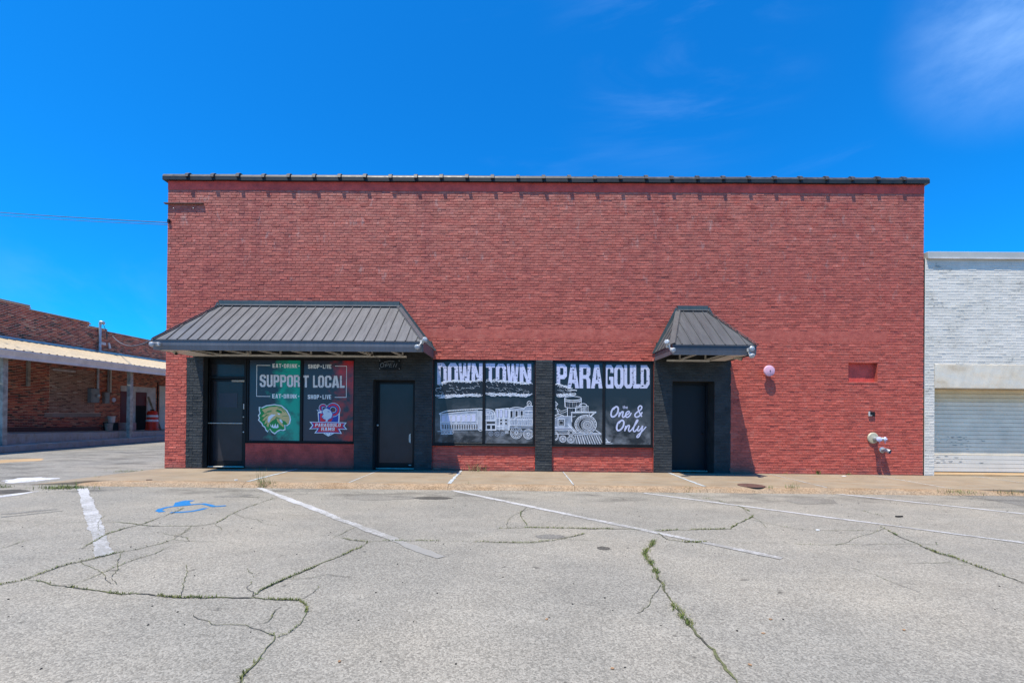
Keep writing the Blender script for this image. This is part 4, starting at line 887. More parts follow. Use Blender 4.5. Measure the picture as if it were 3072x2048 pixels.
PA.fill(tr, [(924,880),(1000,885),(1075,940),(1082,880),(1290,862),(1515,860),(1560,830),(1664,828),(1664,1130),(1300,1130),(1290,1195),(924,1195)], 2, .0004)
L([(924,872),(1000,880),(1050,905),(1068,950),(1072,1042)], 12, curve=True); L([(924,896),(990,905),(1030,940),(1036,1000)], 7, curve=True); L([(924,1048),(1080,1042)], 10); L([(924,965),(1070,955)], 8)
for x in (945, 975, 1005): L([(x,968),(x,1040)], 6)
PA.ell(tr, 960, 925, 30, 20, 6, 0, .001); PA.rect(tr, 936, 1062, 1078, 1104, 7, 0, .001); PA.rect(tr, 940, 1120, 1004, 1188, 7, 0, .001); PA.rect(tr, 1018, 1120, 1078, 1188, 7, 0, .001)
for x0, y0, x1, y1 in ((940,1066,1074,1100),(945,1126,999,1183),(1023,1126,1073,1183)): PA.fill(tr, [(x0,y0),(x1,y0),(x1,y1),(x0,y1)], 1, .0008)
L([(924,1200),(1090,1200)], 10); L([(1080,875),(1290,858)], 12); L([(1070,900),(1295,880)], 6)
for x in (1088, 1138, 1198, 1214, 1282, 1300): L([(x,872),(x,1205)], 8)
for x in (1110, 1160, 1175, 1240, 1256): L([(x,885),(x,1000)], 14, 3)
for x in (1148, 1226):
    for y in (1028, 1078): PA.rect(tr, x, y, x+38, y+36, 6, 0, .001); PA.fill(tr, [(x+4,y+4),(x+34,y+4),(x+34,y+32),(x+4,y+32)], 1, .0008)
L([(1085,1015),(1290,1012)], 7); L([(1085,1132),(1300,1130)], 7); PA.rect(tr, 1112, 1142, 1192, 1192, 7, 0, .001)
# number plate 374
for pts in ([(1122,1152),(1138,1152),(1130,1164),(1140,1172),(1136,1184),(1122,1184)], [(1146,1152),(1164,1152),(1152,1184)], [(1180,1184),(1180,1152),(1168,1172),(1186,1172)]): L(pts, 5)
for k in range(6): L([(1228,1150+k*20),(1284,1150+k*20)], 7)
L([(1300,862),(1400,842),(1520,858)], 9, curve=True); L([(1300,885),(1520,872)], 6)
for x in (1308, 1388, 1468): PA.rect(tr, x, 895, x+44, 1005, 7, 0, .001); PA.fill(tr, [(x+5,900),(x+39,900),(x+39,1000),(x+5,1000)], 1, .0008)
L([(1520,880),(1548,838),(1600,826),(1666,826)], 10, curve=True); L([(1530,900),(1664,896)], 6); PA.rect(tr, 1540, 905, 1600, 945, 6, 0, .001); L([(1510,935),(1560,950),(1664,945)], 7, curve=True); L([(1600,905),(1664,905)], 6)
L([(1582,826),(1576,775),(1596,750),(1620,750),(1638,775),(1638,826)], 8, curve=True); L([(1598,815),(1600,785),(1612,775),(1622,790),(1622,815)], 6, curve=True); L([(1568,826),(1655,822)], 8)
L([(1302,1030),(1664,1028)], 8); L([(1302,1128),(1664,1132)], 11); L([(1370,1025),(1420,988),(1500,975),(1664,972)], 9, curve=True); L([(1390,1025),(1440,1000),(1664,990)], 5, curve=True)
for k in range(7): L([(1440+k*34,1000-k*2),(1424+k*34,1026)], 4)
for x in (1310, 1418, 1512, 1606): PA.rect(tr, x, 1040, min(x+72,1660), 1120, 7, 0, .001); L([(x+14,1112),(x+30,1050)], 5); L([(x+34,1112),(x+50,1050)], 4)
PA.wheel(tr, 1405, 1240, 92, 14, 7); PA.wheel(tr, 1592, 1262, 76, 14, 7); PA.wheel(tr, 1008, 1255, 36, 8, 5, 2); PA.wheel(tr, 1102, 1257, 36, 8, 5, 2); PA.wheel(tr, 1192, 1258, 26, 8, 4, 2)
L([(1330,1200),(1500,1215),(1664,1225)], 8, 2); L([(1302,1160),(1664,1160)], 18, 2)
for k in range(9): L([(930+k*40,1222),(955+k*40,1226)], 5, 2)
tr.build('train_drawing', [M['line'], M['ink'], M['linedim'], M['letter']], wA)
tr = MB(); L = lambda pts, w=7, mi=0, **k: PB.line(tr, pts, w, mi, .001, **k)
PB.fill(tr, [(495,720),(750,720),(745,830),(660,850),(660,985),(535,985),(535,850),(500,830)], 1, .0004); PB.fill(tr, [(338,1030),(420,985),(600,985),(600,1180),(338,1180)], 2, .0003)
PB.ell(tr, 620, 702, 130, 30, 9, 0, .001); PB.ell(tr, 622, 722, 132, 32, 7, 0, .001, 5, 175); L([(490,705),(496,830)], 9); L([(752,705),(748,822)], 8); PB.ell(tr, 622, 830, 126, 24, 8, 0, .001, 0, 180); PB.ell(tr, 618, 742, 124, 20, 5, 0, .001, 0, 180)
for k in range(9): L([(505+k*28,760+8*math.sin(k*.4)),(507+k*28,842)], 3.5, 2 if k % 2 else 0)
L([(536,848),(536,980)], 9); L([(660,852),(660,925)], 8); L([(575,855),(575,975)], 4, 2); L([(610,855),(610,975)], 4, 2); PB.ell(tr, 598, 975, 62, 14, 7, 0, .001, 0, 180)
for x0, x1 in ((668,748),(756,862)): PB.rect(tr, x0, 824, x1, 912, 7, 0, .001); PB.rect(tr, x0+16, 842, x1-16, 896, 5, 0, .001)
for x in (782, 800, 818): PB.ell(tr, x, 872, 12, 26, 4, 0, .001)
L([(715,822),(745,792),(790,784),(828,800),(842,824)], 8, curve=True); L([(590,922),(985,914)], 12); L([(985,914),(902,985)], 9); L([(950,930),(890,985)], 6); L([(872,922),(882,980)], 7); L([(600,925),(604,1075)], 9); L([(590,940),(985,932)], 5)
PB.fill(tr, [(820+168*math.cos(k*math.pi/20), 1112+146*math.sin(k*math.pi/20)) for k in range(40)], 1, .0072)
for rx, ry, w in ((168,146,9),(146,126,7),(128,112,4),(112,98,4)): PB.ell(tr, 820, 1112, rx, ry, w, 0, .0075, n=40)
for R, w in ((96,3.5),(84,3.5),(66,8),(50,6),(34,5),(18,7)): PB.ell(tr, 845, 1118, R, R*.96, w, 0, .0075, n=30)
for k in range(18): a_ = k*math.pi/9; PB.ell(tr, 820+157*math.cos(a_), 1112+136*math.sin(a_), 5, 5, 4, 0, .0075, n=6)
L([(338,1020),(370,998),(430,985),(600,985)], 8, curve=True); L([(338,968),(400,950),(440,960),(490,985)], 9, curve=True); L([(338,985),(400,970),(450,985)], 5, curve=True)
L([(345,752),(386,792),(352,828)], 8); L([(345,780),(365,795),(350,812)], 5); L([(352,840),(384,905),(400,950)], 7, curve=True); L([(338,870),(372,876),(376,950)], 6); L([(388,868),(445,900),(532,868)], 5, curve=True); L([(388,895),(450,930),(532,900)], 5, curve=True)
PB.rect(tr, 388, 1030, 490, 1132, 10, 0, .001); PB.fill(tr, [(398,1040),(480,1040),(480,1124),(398,1124)], 1, .0006); PB.rect(tr, 412, 1056, 466, 1112, 5, 0, .001)
for x in (345, 360, 372): L([(x,1035),(x,1130)], 5, 2)
for k in range(5): L([(510+k*16,1000),(500+k*16,1160)], 4, 2)
L([(338,1158),(610,1158)], 10); L([(338,1178),(620,1178)], 8, 3); L([(338,1200),(560,1200)], 7); L([(530,1098),(665,1232)], 11); L([(548,1092),(690,1232)], 5)
PB.ell(tr, 590, 1240, 46, 46, 8, 0, .001); PB.ell(tr, 590, 1240, 28, 28, 6, 0, .001); L([(338,1262),(545,1264)], 8); L([(390,1218),(530,1222)], 10, 2); L([(395,1240),(540,1240)], 5)
L([(640,1242),(1062,1250)], 9); L([(640,1272),(1066,1268)], 10); L([(975,1200),(1062,1255)], 9); L([(660,1256),(1060,1258)], 4, 2)
for k in range(11): x = 652+k*37; L([(x,1284),(x+34+k*3.5,1418)], 10 if k % 2 else 7)
for k in range(10): x = 668+k*37; L([(x,1284),(x+34+k*3.5,1418)], 4, 2)
L([(640,1420),(1070,1424)], 8); L([(336,1424),(640,1418)], 5, 2); PB.wheel(tr, 463, 1338, 52, 9, 6); PB.wheel(tr, 588, 1346, 56, 9, 6)
for R in (60, 75): PB.ell(tr, 320, 1290, R, R, 7, 0, .001, -70, 70)
L([(1136,1330),(1178,1388)], 9); L([(1136,1352),(1160,1388)], 6); L([(1134,1392),(1200,1388)], 9); L([(1134,1412),(1240,1408)], 6); L([(1180,1386),(1215,1380)], 5)
tr.build('locomotive_drawing', [M['line'], M['ink'], M['linedim'], M['letter']], wB)
# brush script
mb = MB(); sc = lambda pts, w=20: PB.line(mb, pts, w*1.25 if w != 20 else 21, 0, .001, curve=True)
for dx, dy in ((0, 0), (88, 213)):
    sc([(1290+dx,838+dy),(1242+dx,872+dy),(1218+dx,940+dy),(1230+dx,988+dy),(1272+dx,984+dy),(1318+dx,930+dy),(1330+dx,862+dy),(1304+dx,832+dy),(1272+dx,852+dy),(1252+dx,880+dy)], 21)
sc([(1352,918),(1340,995)], 18); sc([(1342,985),(1382,918),(1408,916),(1396,975),(1412,1000),(1446,968)], 17); sc([(1442,966),(1492,944),(1506,914),(1482,906),(1450,942),(1450,986),(1478,998),(1512,972),(1536,928)], 16)
sc([(1700,990),(1655,905),(1644,852),(1672,820),(1700,836),(1684,880),(1625,920),(1592,960),(1604,994),(1645,990),(1690,948),(1706,916)], 20)
sc([(1452,1132),(1432,1215)], 18); sc([(1436,1200),(1480,1132),(1506,1134),(1492,1195),(1508,1220),(1545,1188)], 17); sc([(1545,1188),(1602,1110),(1638,1050),(1618,1052),(1578,1148),(1568,1208),(1592,1220),(1630,1180)], 17)
sc([(1655,1132),(1634,1190),(1650,1214),(1684,1178),(1714,1132)], 17); sc([(1716,1130),(1694,1220),(1655,1300),(1626,1312),(1632,1282),(1700,1222),(1768,1146)], 15)
# small 'the'
for pts in ([(1408,822),(1408,858),(1418,864)], [(1400,834),(1418,834)], [(1428,815),(1428,865)], [(1428,842),(1440,832),(1448,842),(1448,865)], [(1458,848),(1480,848),(1476,836),(1466,832),(1458,842),(1460,858),(1470,865),(1480,860)]): PB.line(mb, pts, 7, 0, .001)
mb.build('script_lettering', M['letter'], wB)

# ================================================================== METAL AWNINGS
def clip_poly(poly, f):
    out = []
    for i in range(len(poly)):
        a, b = poly[i], poly[(i+1) % len(poly)]; fa, fb = f(a), f(b)
        if fa >= 0: out.append(a)
        if fa*fb < 0: t = fa/(fa-fb); out.append((a[0]+(b[0]-a[0])*t, a[1]+(b[1]-a[1])*t))
    return out
def awning(label, xl, xr, yf, zb, zt, xlt, xrt, ztop, pitch_, mroof, joists, x_first, two_tone, zc):
    w = thing('metal_awning', label, 'awning', ((xl+xr)/2, 0, zb), 'hipped metal awnings over the shop entrances')
    A, B, C, D = Vector((xl, yf, zt)), Vector((xr, yf, zt)), Vector((xrt, -.03, ztop)), Vector((xlt, -.03, ztop)); E, G = Vector((xl, -.03, zt)), Vector((xr, -.03, zt))
    nrm = (B-A).cross(D-A).normalized()
    if nrm.y > 0: nrm = -nrm
    P = lambda x, t: Vector((x, yf+(-.03-yf)*t, zt+(ztop-zt)*t))
    trap = [(xl, 0), (xr, 0), (xrt, 1), (xlt, 1)]
    xs = [xl]; x = x_first
    while x < xr-.03: xs.append(x); x += pitch_
    xs.append(xr)
    for i in range(len(xs)-1):
        pl = clip_poly(clip_poly(trap, lambda p: p[0]-xs[i]-.004), lambda p: xs[i+1]-.004-p[0])
        if len(pl) < 3: continue
        mb = MB(); mb.slab([P(*p) for p in pl], nrm, .012)
        # faint stiffening swages
        mb.build('roof_panel', mroof, w)
        if i:
            tm = 1.0; xx = xs[i]
            if xx < xlt: tm = (xx-xl)/(xlt-xl)
            if xx > xrt: tm = (xr-xx)/(xr-xrt)
            if tm > .06: mb = MB(); mb.bar(P(xx, .0)+nrm*.016, P(xx, tm-.02)+nrm*.016, .020, .030, nrm); mb.build('roof_rib', mroof, w); mb = MB(); mb.bar(P(xx+.016, .0)+nrm*.0145, P(xx+.016, tm-.03)+nrm*.0145, .016, .006, nrm); mb.build('rib_dark_strip', M['rib'], w)  # dark strip laid along the right side of each rib
    for (a, b, c, nn) in ((A, D, E, Vector((-1, 0, .6))), (B, C, G, Vector((1, 0, .6)))):
        sn = (b-a).cross(c-a).normalized(); sn = sn if sn.dot(nn) > 0 else -sn
        mb = MB(); mb.slab([a, b, c], sn, .012); mb.build('roof_panel', mroof, w)
        for k in range(1, 5):
            s_ = a.lerp(c, k/5); e = b.lerp(c, 0) if False else None
            # ribs run straight up the slope until they meet the hip
            y = s_.y; t = (y-yf)/(-.03-yf); h = a.lerp(b, t); mb = MB(); mb.bar(s_+sn*.02, s_.lerp(h, .96)+sn*.02, .022, .03, sn); mb.build('roof_rib', mroof, w)
        hd = (nrm+sn).normalized(); mb = MB(); mb.bar(a+hd*.03, b+hd*.03, .13, .012, hd); mb.bar(a+nrm*.026+Vector((.055 if a is A else -.055, 0, .0)), b+nrm*.026+Vector((.055 if a is A else -.055, 0, 0)), .012, .02, nrm); mb.build('hip_cap', mroof, w)
        # wall flashing running down beside the slope
        mb = MB(); o_ = .075 if a is B else -.075; mb.slab([c+Vector((0, .012, -.02)), c+Vector((o_, .012, -.02)), b+Vector((o_*.75, .012, .12)), b+Vector((0, .012, .0))], (0, -1, 0), .014); mb.build('side_flashing', M['flash'], w)
    mb = MB(); mb.box((xlt-.02, -.035, ztop-.01), (xrt+.02, -.012, ztop+.135)); mb.build('head_flashing', M['flash'], w)
    mb = MB(); mb.bar((xlt-.04, -.06, ztop+.025), (xrt+.04, -.06, ztop+.025), .07, .02, (0, -.5, 1)); mb.bar((xlt-.03, -.018, ztop+.14), (xrt+.03, -.018, ztop+.14), .03, .012); mb.build('ridge_cap', mroof, w)
    # fascia
    f1 = M['fasciadark'] if two_tone else M['trim']
    h2 = zb+(zt-zb)*.45
    mb = MB(); mb.box((xl, yf, h2), (xr, yf+.02, zt-.004)); mb.box((xl, yf+.02, h2), (xl+.02, -.03, zt-.004)); mb.box((xr-.02, yf+.02, h2), (xr, -.03, zt-.004)); mb.build('fascia', f1, w)
    mb = MB()
    mb.add([(xl, yf, h2), (xr, yf, h2), (xr, yf+.018, zb), (xl, yf+.018, zb), (xl, yf+.03, h2), (xr, yf+.03, h2), (xr, yf+.04, zb), (xl, yf+.04, zb)], [(0, 1, 2, 3), (4, 5, 6, 7), (3, 2, 6, 7), (0, 3, 7, 4), (1, 2, 6, 5), (0, 1, 5, 4)])
    mb.box((xl, yf+.04, zb), (xl+.02, -.03, h2)); mb.box((xr-.02, yf+.04, zb), (xr, -.03, h2)); mb.build('lower_fascia', M['trim'], w)
    mb = MB(); mb.box((xl-.012, yf-.014, zt-.014), (xr+.012, yf+.03, zt-.002)); mb.box((xl+.012, yf+.006, zb-.012), (xr-.012, yf+.05, zb-.001)); mb.build('drip_edge', M['roof1'] if not two_tone else M['trim'], w)
    # open steel frame below
    for x in joists:
        mb = MB(); mb.bar((x, yf+.06, zb+.02), (x, -.12, zc+.02), .035, .035); mb.build('joist', M['steelwhite'], w)
        mb = MB(); mb.bar((x, -.14, zc+.02), (x, -.14, zb+.40), .035, .03, (0, 1, 0)); mb.build('hanger', M['steelwhite'], w)
    mb = MB(); mb.box((joists[0]-.32, -.16, zc-.02), (joists[-1]+.1, -.115, zc+.025)); mb.build('bottom_chord', M['steelwhite'], w)
    mb = MB(); mb.quad(P(xl+.03, .02)-nrm*.02, P(xr-.03, .02)-nrm*.02, P(xrt, .98)-nrm*.02, P(xlt, .98)-nrm*.02); mb.build('roof_lining', M['dark'], w)
    return w, P, nrm
OV = 1.32
zb = onY(860, 1050.5, -OV).z; zt = onY(860, 1021.5, -OV).z
xl, xr = onY(458, 1040, -OV).x, onY(1270, 1040, -OV).x
xlt, xrt = onY(661, 905).x, onY(1197, 905).x; ztop = onY(930, 921).z
js = [WX(p, -.14) for p in (659, 749, 840, 931, 1024, 1115, 1206)]
aw1, P_, n_ = awning('wide grey ribbed metal awning over the two left entrances and SUPPORT LOCAL window', xl, xr, -OV, zb, zt, xlt, xrt, ztop, .2335, M['roof1'], js, onY(500, 1020, -OV).x, False, onY(840, 1067, -.14).z)
zA, xlA, xrA = zb, xl, xr
mb = MB(); mb.box((xl+.02, -OV+.06, zb+.004), (xl+.62, -.06, zb+.018)); mb.build('soffit_panel', M['gutter'], aw1)
zb2 = onY(2140, 1062.5, -OV).z; zt2 = onY(2140, 1035, -OV).z
xl2, xr2 = onY(2018, 1050, -OV).x, onY(2257, 1050, -OV).x
xlt2, xrt2 = onY(2034, 930).x, onY(2120, 930).x; ztop2 = onY(2075, 935).z
js2 = [WX(p, -.14) for p in (2038, 2115)]
xl2w = WX(1961); 
aw2, P2_, n2_ = awning('small dark hipped metal awning over the black steel door', xl2, max(xr2, WX(2185)), -OV, zb2, zt2, xlt2, xrt2, ztop2, .24, M['roof2'], js2, xl2+.20, True, onY(2075, 1082, -.14).z)
mb = MB(); mb.box((xr2-.42, -OV+.06, zb2+.004), (xr2-.03, -.06, zb2+.018)); mb.build('soffit_panel', M['gutter'], aw2)

# ---- lamps, cameras, sign, bell, pipes: things fixed to the building
def floodlight(px, py, y, label, heads, box=None):
    c = onY(px, py, y); t = thing('floodlight', label, 'lamp', c, 'security floodlights on the awnings')
    mb = MB(); mb.box((c.x-.04, y-.03, c.z-.04), (c.x+.04, y+.03, c.z+.04), bev=.01); mb.build('junction_box', M['white'], t)
    for dx, dy, dz, ax, mat in heads:
        o_ = Vector((c.x+dx, y+dy, c.z+dz)); ax = Vector(ax).normalized()
        mb = MB(); mb.tube([c+Vector((0, -.02, 0)), c.lerp(o_, .6)+Vector((0, -.01, -.01)), o_-ax*.06], .014, 8); mb.build('arm', M['white'], t, smooth=True)
        mb = MB(); mb.lathe(o_-ax*.09, ax, [(0, .018), (.02, .028), (.06, .034), (.12, .056), (.14, .062), (.145, .058)], 18); h = mb.build('lamp_head', mat, t, smooth='auto')
        mb = MB(); mb.lathe(o_+ax*.0605, ax, [(0, .057), (.010, .048), (.017, .025), (.018, .0)], 18); mb.build('lens', M['glasslens'], h, smooth=True)
    return t
floodlight(474, 1032, -OV-.05, 'single floodlight at the left front corner of the wide awning', [(-.03, -.09, -.01, (-.15, -1, -.35), M['galv'])])
floodlight(1266, 1026, -OV-.04, 'white floodlight at the right front corner of the wide awning', [(-.07, -.08, -.11, (-.3, -1, -.5), M['white']), (.06, -.07, .03, (.6, -.7, .2), M['white'])])
floodlight(2004, 1038, -OV-.04, 'white floodlight at the left front corner of the small awning', [(.06, -.08, -.09, (.35, -1, -.45), M['white']), (-.04, -.07, .06, (-.5, -.8, .3), M['white'])])
floodlight(2247, 1050, -OV-.04, 'floodlight with two lamps at the right front corner of the small awning', [(-.0, -.08, .02, (0, -1, -.2), M['galv']), (.01, -.07, -.11, (.1, -.8, -.7), M['white'])])
def camera_fix(px, py, y, label, d, top):
    c = onY(px, py, y); t = thing('security_camera', label, 'camera', c, 'small cameras under the awnings'); d = Vector(d).normalized()
    mb = MB(); mb.tube([c-d*.10, c-d*.09, c+d*.08, c+d*.10], [.03, .038, .038, .036], 14); b = mb.build('camera_body', M['woodpale'], t, smooth='auto')
    mb = MB(); mb.lathe(c+d*.098, d, [(0, .03), (.006, .028), (.007, .0)], 14); mb.build('lens', M['black'], b)
    mb = MB(); mb.tube([c+Vector((0, 0, .03)), c+Vector((-.02, .03, .08)), Vector((c.x-.03, c.y+.04, top))], .012, 8); mb.lathe((c.x-.03, c.y+.04, top), (0, 0, -1), [(0, .045), (.02, .045), (.03, .03)], 14); mb.build('mount', M['white'], t, smooth='auto'); return t
camera_fix(524, 1056, -.9, 'white camera under the left end of the wide awning, above red brick', (.75, -.5, -.45), zA+.004)
camera_fix(1108, 1059, -.55, 'pale camera under the wide awning near the OPEN sign', (.8, -.4, -.5), zA+.25)
camera_fix(2213, 1074, -.85, 'camera under the right end of the small awning', (.6, -.6, -.3), zb2+.004)
c = onY(742, 1056, -.3); t = thing('bell_lamp', 'small cream bell shaped lamp under the wide awning above the left door', 'lamp', c)
mb = MB(); mb.lathe(c+Vector((0, 0, .05)), (0, 0, -1), [(0, .012), (.03, .02), (.06, .045), (.09, .06), (.095, .055)], 16); mb.build('lamp_shade', M['steelwhite'], t, smooth='auto'); mb = MB(); mb.tube([c+Vector((0, 0, .05)), c+Vector((0, 0, .22))], .008, 8); mb.build('stem', M['steelwhite'], t)
# OPEN sign
a, b = onY(1137, 1079, -.06), onY(1200, 1108, -.06); t = thing('open_sign', 'black unlit OPEN sign hanging on black brick above the middle door', 'sign', ((a.x+b.x)/2, -.04, b.z))
mb = MB(); mb.box((a.x, -.06, b.z), (b.x, -.03, a.z), bev=.005); mb.build('sign_board', M['black'], t)
PO = Print(1040, 1040, 3.92, -.064); mb = MB()
def ln(pts, close=False): PO.line(mb, pts, 5, 0, .001, close=close)
ln([(420,192),(436,196),(440,212),(430,234),(410,240),(398,230),(398,212),(406,197)], True); ln([(452,238),(464,196),(490,196),(496,208),(486,218),(458,220)]); ln([(540,195),(512,195),(502,238),(530,238)]); ln([(508,217),(532,217)]); ln([(548,238),(560,195),(578,238),(592,195)])
ln([(440,180),(500,168),(560,172)]); mb.build('open_lettering', M['signwire'], t)
mb = MB()
for x in (a.x+.02, b.x-.02):
    for z in (a.z-.02, b.z+.02): mb.lathe((x, -.06, z), (0, -1, 0), [(0, .012), (.012, .012), (.014, .006)], 10)
mb.build('bolt', M['signwire'], t)
mb = MB(); mb.tube([(a.x+.03, -.05, a.z), (a.x-.08, -.3, a.z+.10), (a.x-.2, -.5, a.z+.16)], .006, 6); mb.build('wire', M['cable'], t)
# alarm bell
c = onY(2308, 1112, -.12); t = thing('alarm_bell', 'round faded pink alarm bell on the red wall right of the small awning', 'bell', onY(2308, 1112, 0))
mb = MB(); mb.lathe((c.x, -.10, c.z), (0, -1, 0), [(0, .138), (.022, .138), (.040, .124), (.052, .085), (.058, .03), (.059, .0)], 32); mb.build('gong', M['bellred'], t, smooth='auto')
mb = MB(); mb.box((c.x-.055, -.10, c.z-.06), (c.x+.05, -.012, c.z+.05), bev=.008); mb.build('bell_base', M['red_smooth'], t); mb = MB(); mb.lathe((c.x, -.155, c.z), (0, -1, 0), [(0, .016), (.012, .016), (.014, .0)], 10); mb.build('bolt', M['rust'], t)
# plaque
a, b = onY(2606, 1234, -.03), onY(2624, 1248, -.03); t = thing('wall_box', 'small black and white wall box above the round pipe plate', 'box', ((a.x+b.x)/2, -.012, b.z))
mb = MB(); mb.box((a.x+.03, -.05, b.z), (b.x, -.01, a.z), bev=.004); mb.build('box_body', M['black'], t); mb = MB(); mb.box((a.x, -.045, b.z), (a.x+.028, -.01, a.z), bev=.003); mb.build('box_side', M['white'], t)
mb = MB(); p = onY(2613, 1246, -.052); mb.box((p.x-.02, -.0525, p.z-.006), (p.x+.03, -.0505, p.z+.008)); mb.build('label_plate', M['white'], t)
# siamese connection
c = onY(2617, 1313); t = thing('fire_hose_connection', 'round cream wall plate with two capped hose inlets on the red wall', 'pipe', c)
mb = MB(); mb.lathe((c.x, -.012, c.z), (0, -1, 0), [(0, .138), (.012, .138), (.03, .12), (.034, .05)], 32); mb.build('wall_plate', M['brass'], t, smooth='auto')
mb = MB(); mb.tube([(c.x+.03, -.03, c.z-.02), (c.x+.03, -.13, c.z-.025)], [.06, .055], 16); mb.build('pipe_neck', M['galv'], t, smooth='auto')
for dx, sg in ((-.02, -1), (.115, 1)):
    o_ = Vector((c.x+.03, -.11, c.z-.02)); e = Vector((c.x+dx+.01, -.22, c.z-.02)); d_ = (e-o_).normalized()
    mb = MB(); mb.tube([o_, o_.lerp(e, .6), e], [.042, .045, .05], 16); q = mb.build('hose_inlet', M['galv'], t, smooth='auto')
    mb = MB(); mb.lathe(e, d_, [(0, .058), (.03, .058), (.036, .045), (.04, .02), (.055, .02)], 16); mb.build('inlet_cap', M['letter'], q, smooth='auto')
    mb = MB(); mb.tube([e+Vector((0, 0, -.05)), e+Vector((.01, -.02, -.10))], .008, 6); mb.build('cap_chain', M['galv'], q)
c = onY(2645, 1349); t = thing('drain_spout', 'short grey drain spout low on the red wall beside the hose connection', 'pipe', c)
mb = MB(); mb.lathe((c.x, -.012, c.z), (0, -1, 0), [(0, .075), (.015, .075), (.025, .055)], 20); mb.build('flange', M['galv'], t, smooth='auto')
mb = MB(); e = [(c.x, -.03, c.z), (c.x+.02, -.12, c.z), (c.x+.05, -.20, c.z-.03)]; mb.tube(e, .05, 16, cap=False); mb.tube([e[0], e[1], (c.x+.049, -.198, c.z-.029)], .042, 16, cap=False); mb.build('spout', M['galv'], t, smooth=True); mb = MB(); mb.lathe((c.x+.03, -.14, c.z-.01), (.03, -.08, -.03), [(0, .041), (.001, .0)], 14); mb.build('spout_bore', M['dark'], t)
# manhole on the sidewalk
c = onZ(2254, 1456, .004); t = thing('iron_cover', 'round rusty iron access cover set in the sidewalk', 'manhole', c)
mb = MB(); mb.lathe((c.x, c.y, .0035), (0, 0, 1), [(0, .26), (.008, .26), (.009, .24)], 32); mb.build('rim', M['rust'], t)
mb = MB(); mb.lathe((c.x, c.y, .0045), (0, 0, 1), [(0, .235), (.006, .235), (.0065, .1)], 32)
for k in range(-3, 4): mb.box((c.x-.15, c.y+k*.05-.01, .009), (c.x+.15, c.y+k*.05+.01, .014))
mb.build('lid', M['rust'], t)

# ================================================================== WHITE BUILDING
wb = thing('brick_building', 'low white painted brick building with roller door at the right edge', 'building', (16, 0, 0))
wz = onY(2850, 776).z; wtop = onY(2850, 757).z
gx0 = onY(2803, 1300, 0).x; gx1 = gx0+3.75; gz1 = onY(2850, 1163, 0).z; lz1 = onY(2850, 1091, 0).z
WO = [(gx0, gx1, -.05, gz1, .5)]
mb = MB(); wall_with_holes(mb, O0, X, Z, NY, XR+.03, 24, -.05, wz, WO, .5); mb.quad((XR+.03, 0, wz), (24, 0, wz), (24, 18, wz), (XR+.03, 18, wz)); mb.quad((24, 0, -.05), (24, 18, -.05), (24, 18, wz), (24, 0, wz)); mb.build('wall', M['whitebrick'], wb)
cut = WO+[(gx0-.005, gx1+.12, gz1-.01, lz1)]
bl = lay_bricks(XR+.04, 24, 0, wz-.06, cut, course=.0675, length=.215, seed=12); r = random.Random(13)
fl = sorted([b for b in bl if abs(b[1]-b[0]-.2083) < .002], key=lambda b: (Vector(((b[0]+b[1])/2, 0, (b[2]+b[3])/2))-CAMP).length)[:300]; fs_ = set(fl)
mb = MB()
for b in bl:
    if b not in fs_: brick_geo(mb, O0, X, Z, NY, b, r, proud=.0042, jit=.7)
tag(mb.build('brickwork', M['whitebrick'], wb, tone=True), kind='stuff')
wv = []
for k in range(10): mb = MB(); brick_geo(mb, O0, X, Z, NY, (-.10414, .10414, -.02775, .02775), r, proud=.0042, jit=.7); q = mb.build('brick', M['whitebrick'], wb, tone=True); q.data.transform(Matrix.Translation(ORI[wb.name])); wv.append(q.data); bpy.data.objects.remove(q)
for i, b in enumerate(fl):
    o = bpy.data.objects.new('brick', wv[i*3 % 10]); COL.objects.link(o); o.parent = wb; o.location = Vector(((b[0]+b[1])/2, 0, (b[2]+b[3])/2))-ORI[wb.name]
mb = MB(); mb.box((XR+.06, -.055, wz-.01), (24, .25, wtop), bev=.008); mb.build('coping', M['fasciacream'], wb); mb = MB(); mb.box((XR+.06, -.075, wz-.022), (24, -.05, wz+.008)); mb.build('coping_drip', M['whitetrim'], wb)
mb = MB(); n = 40; vs = []; q = random.Random(77)
for k in range(n+1):
    x = gx0-.004+(gx1+.1-gx0)*k/n
    for z, y in ((gz1-.012, -.002), (gz1, -.010), ((gz1+lz1)/2, -.011), (lz1-.02, -.009), (lz1+q.uniform(-.008, .008), -.002)): vs.append((x, y+q.uniform(-.002, .002), z))
mb.add(vs, [(5*k+j, 5*k+5+j, 5*k+6+j, 5*k+1+j) for k in range(n) for j in range(4)]); mb.build('lintel_beam', M['stucco'], wb)
yg = .45; zs0 = .045; ns = 20; hs = (gz1-zs0-.01)/ns
mb = MB(); mb.box((gx0, yg+.03, zs0), (gx1, yg+.05, gz1)); gd = mb.build('garage_door', M['roller'], wb); gd['label'] = 'cream roller door of horizontal slats with chipped paint'
for k in range(ns):
    z0 = zs0+k*hs; mt = M['rollersunlit'] if k < 4 else M['rollertopshade'] if k > 16 else M['roller']  # sunlit foot slats and shaded slats above, toned by material
    mb = MB(); mb.add([(x, y, z0+z) for x in (gx0+.01, gx1-.01) for y, z in ((yg+.016, .002), (yg+.002, .005), (yg, .012), (yg+.001, hs*.5), (yg, hs-.012), (yg+.002, hs-.006), (yg+.016, hs-.001))], [(j, j+1, 8+j, 7+j) for j in range(6)]); mb.build('door_slat', mt, gd)
mb = MB(); r = random.Random(19)
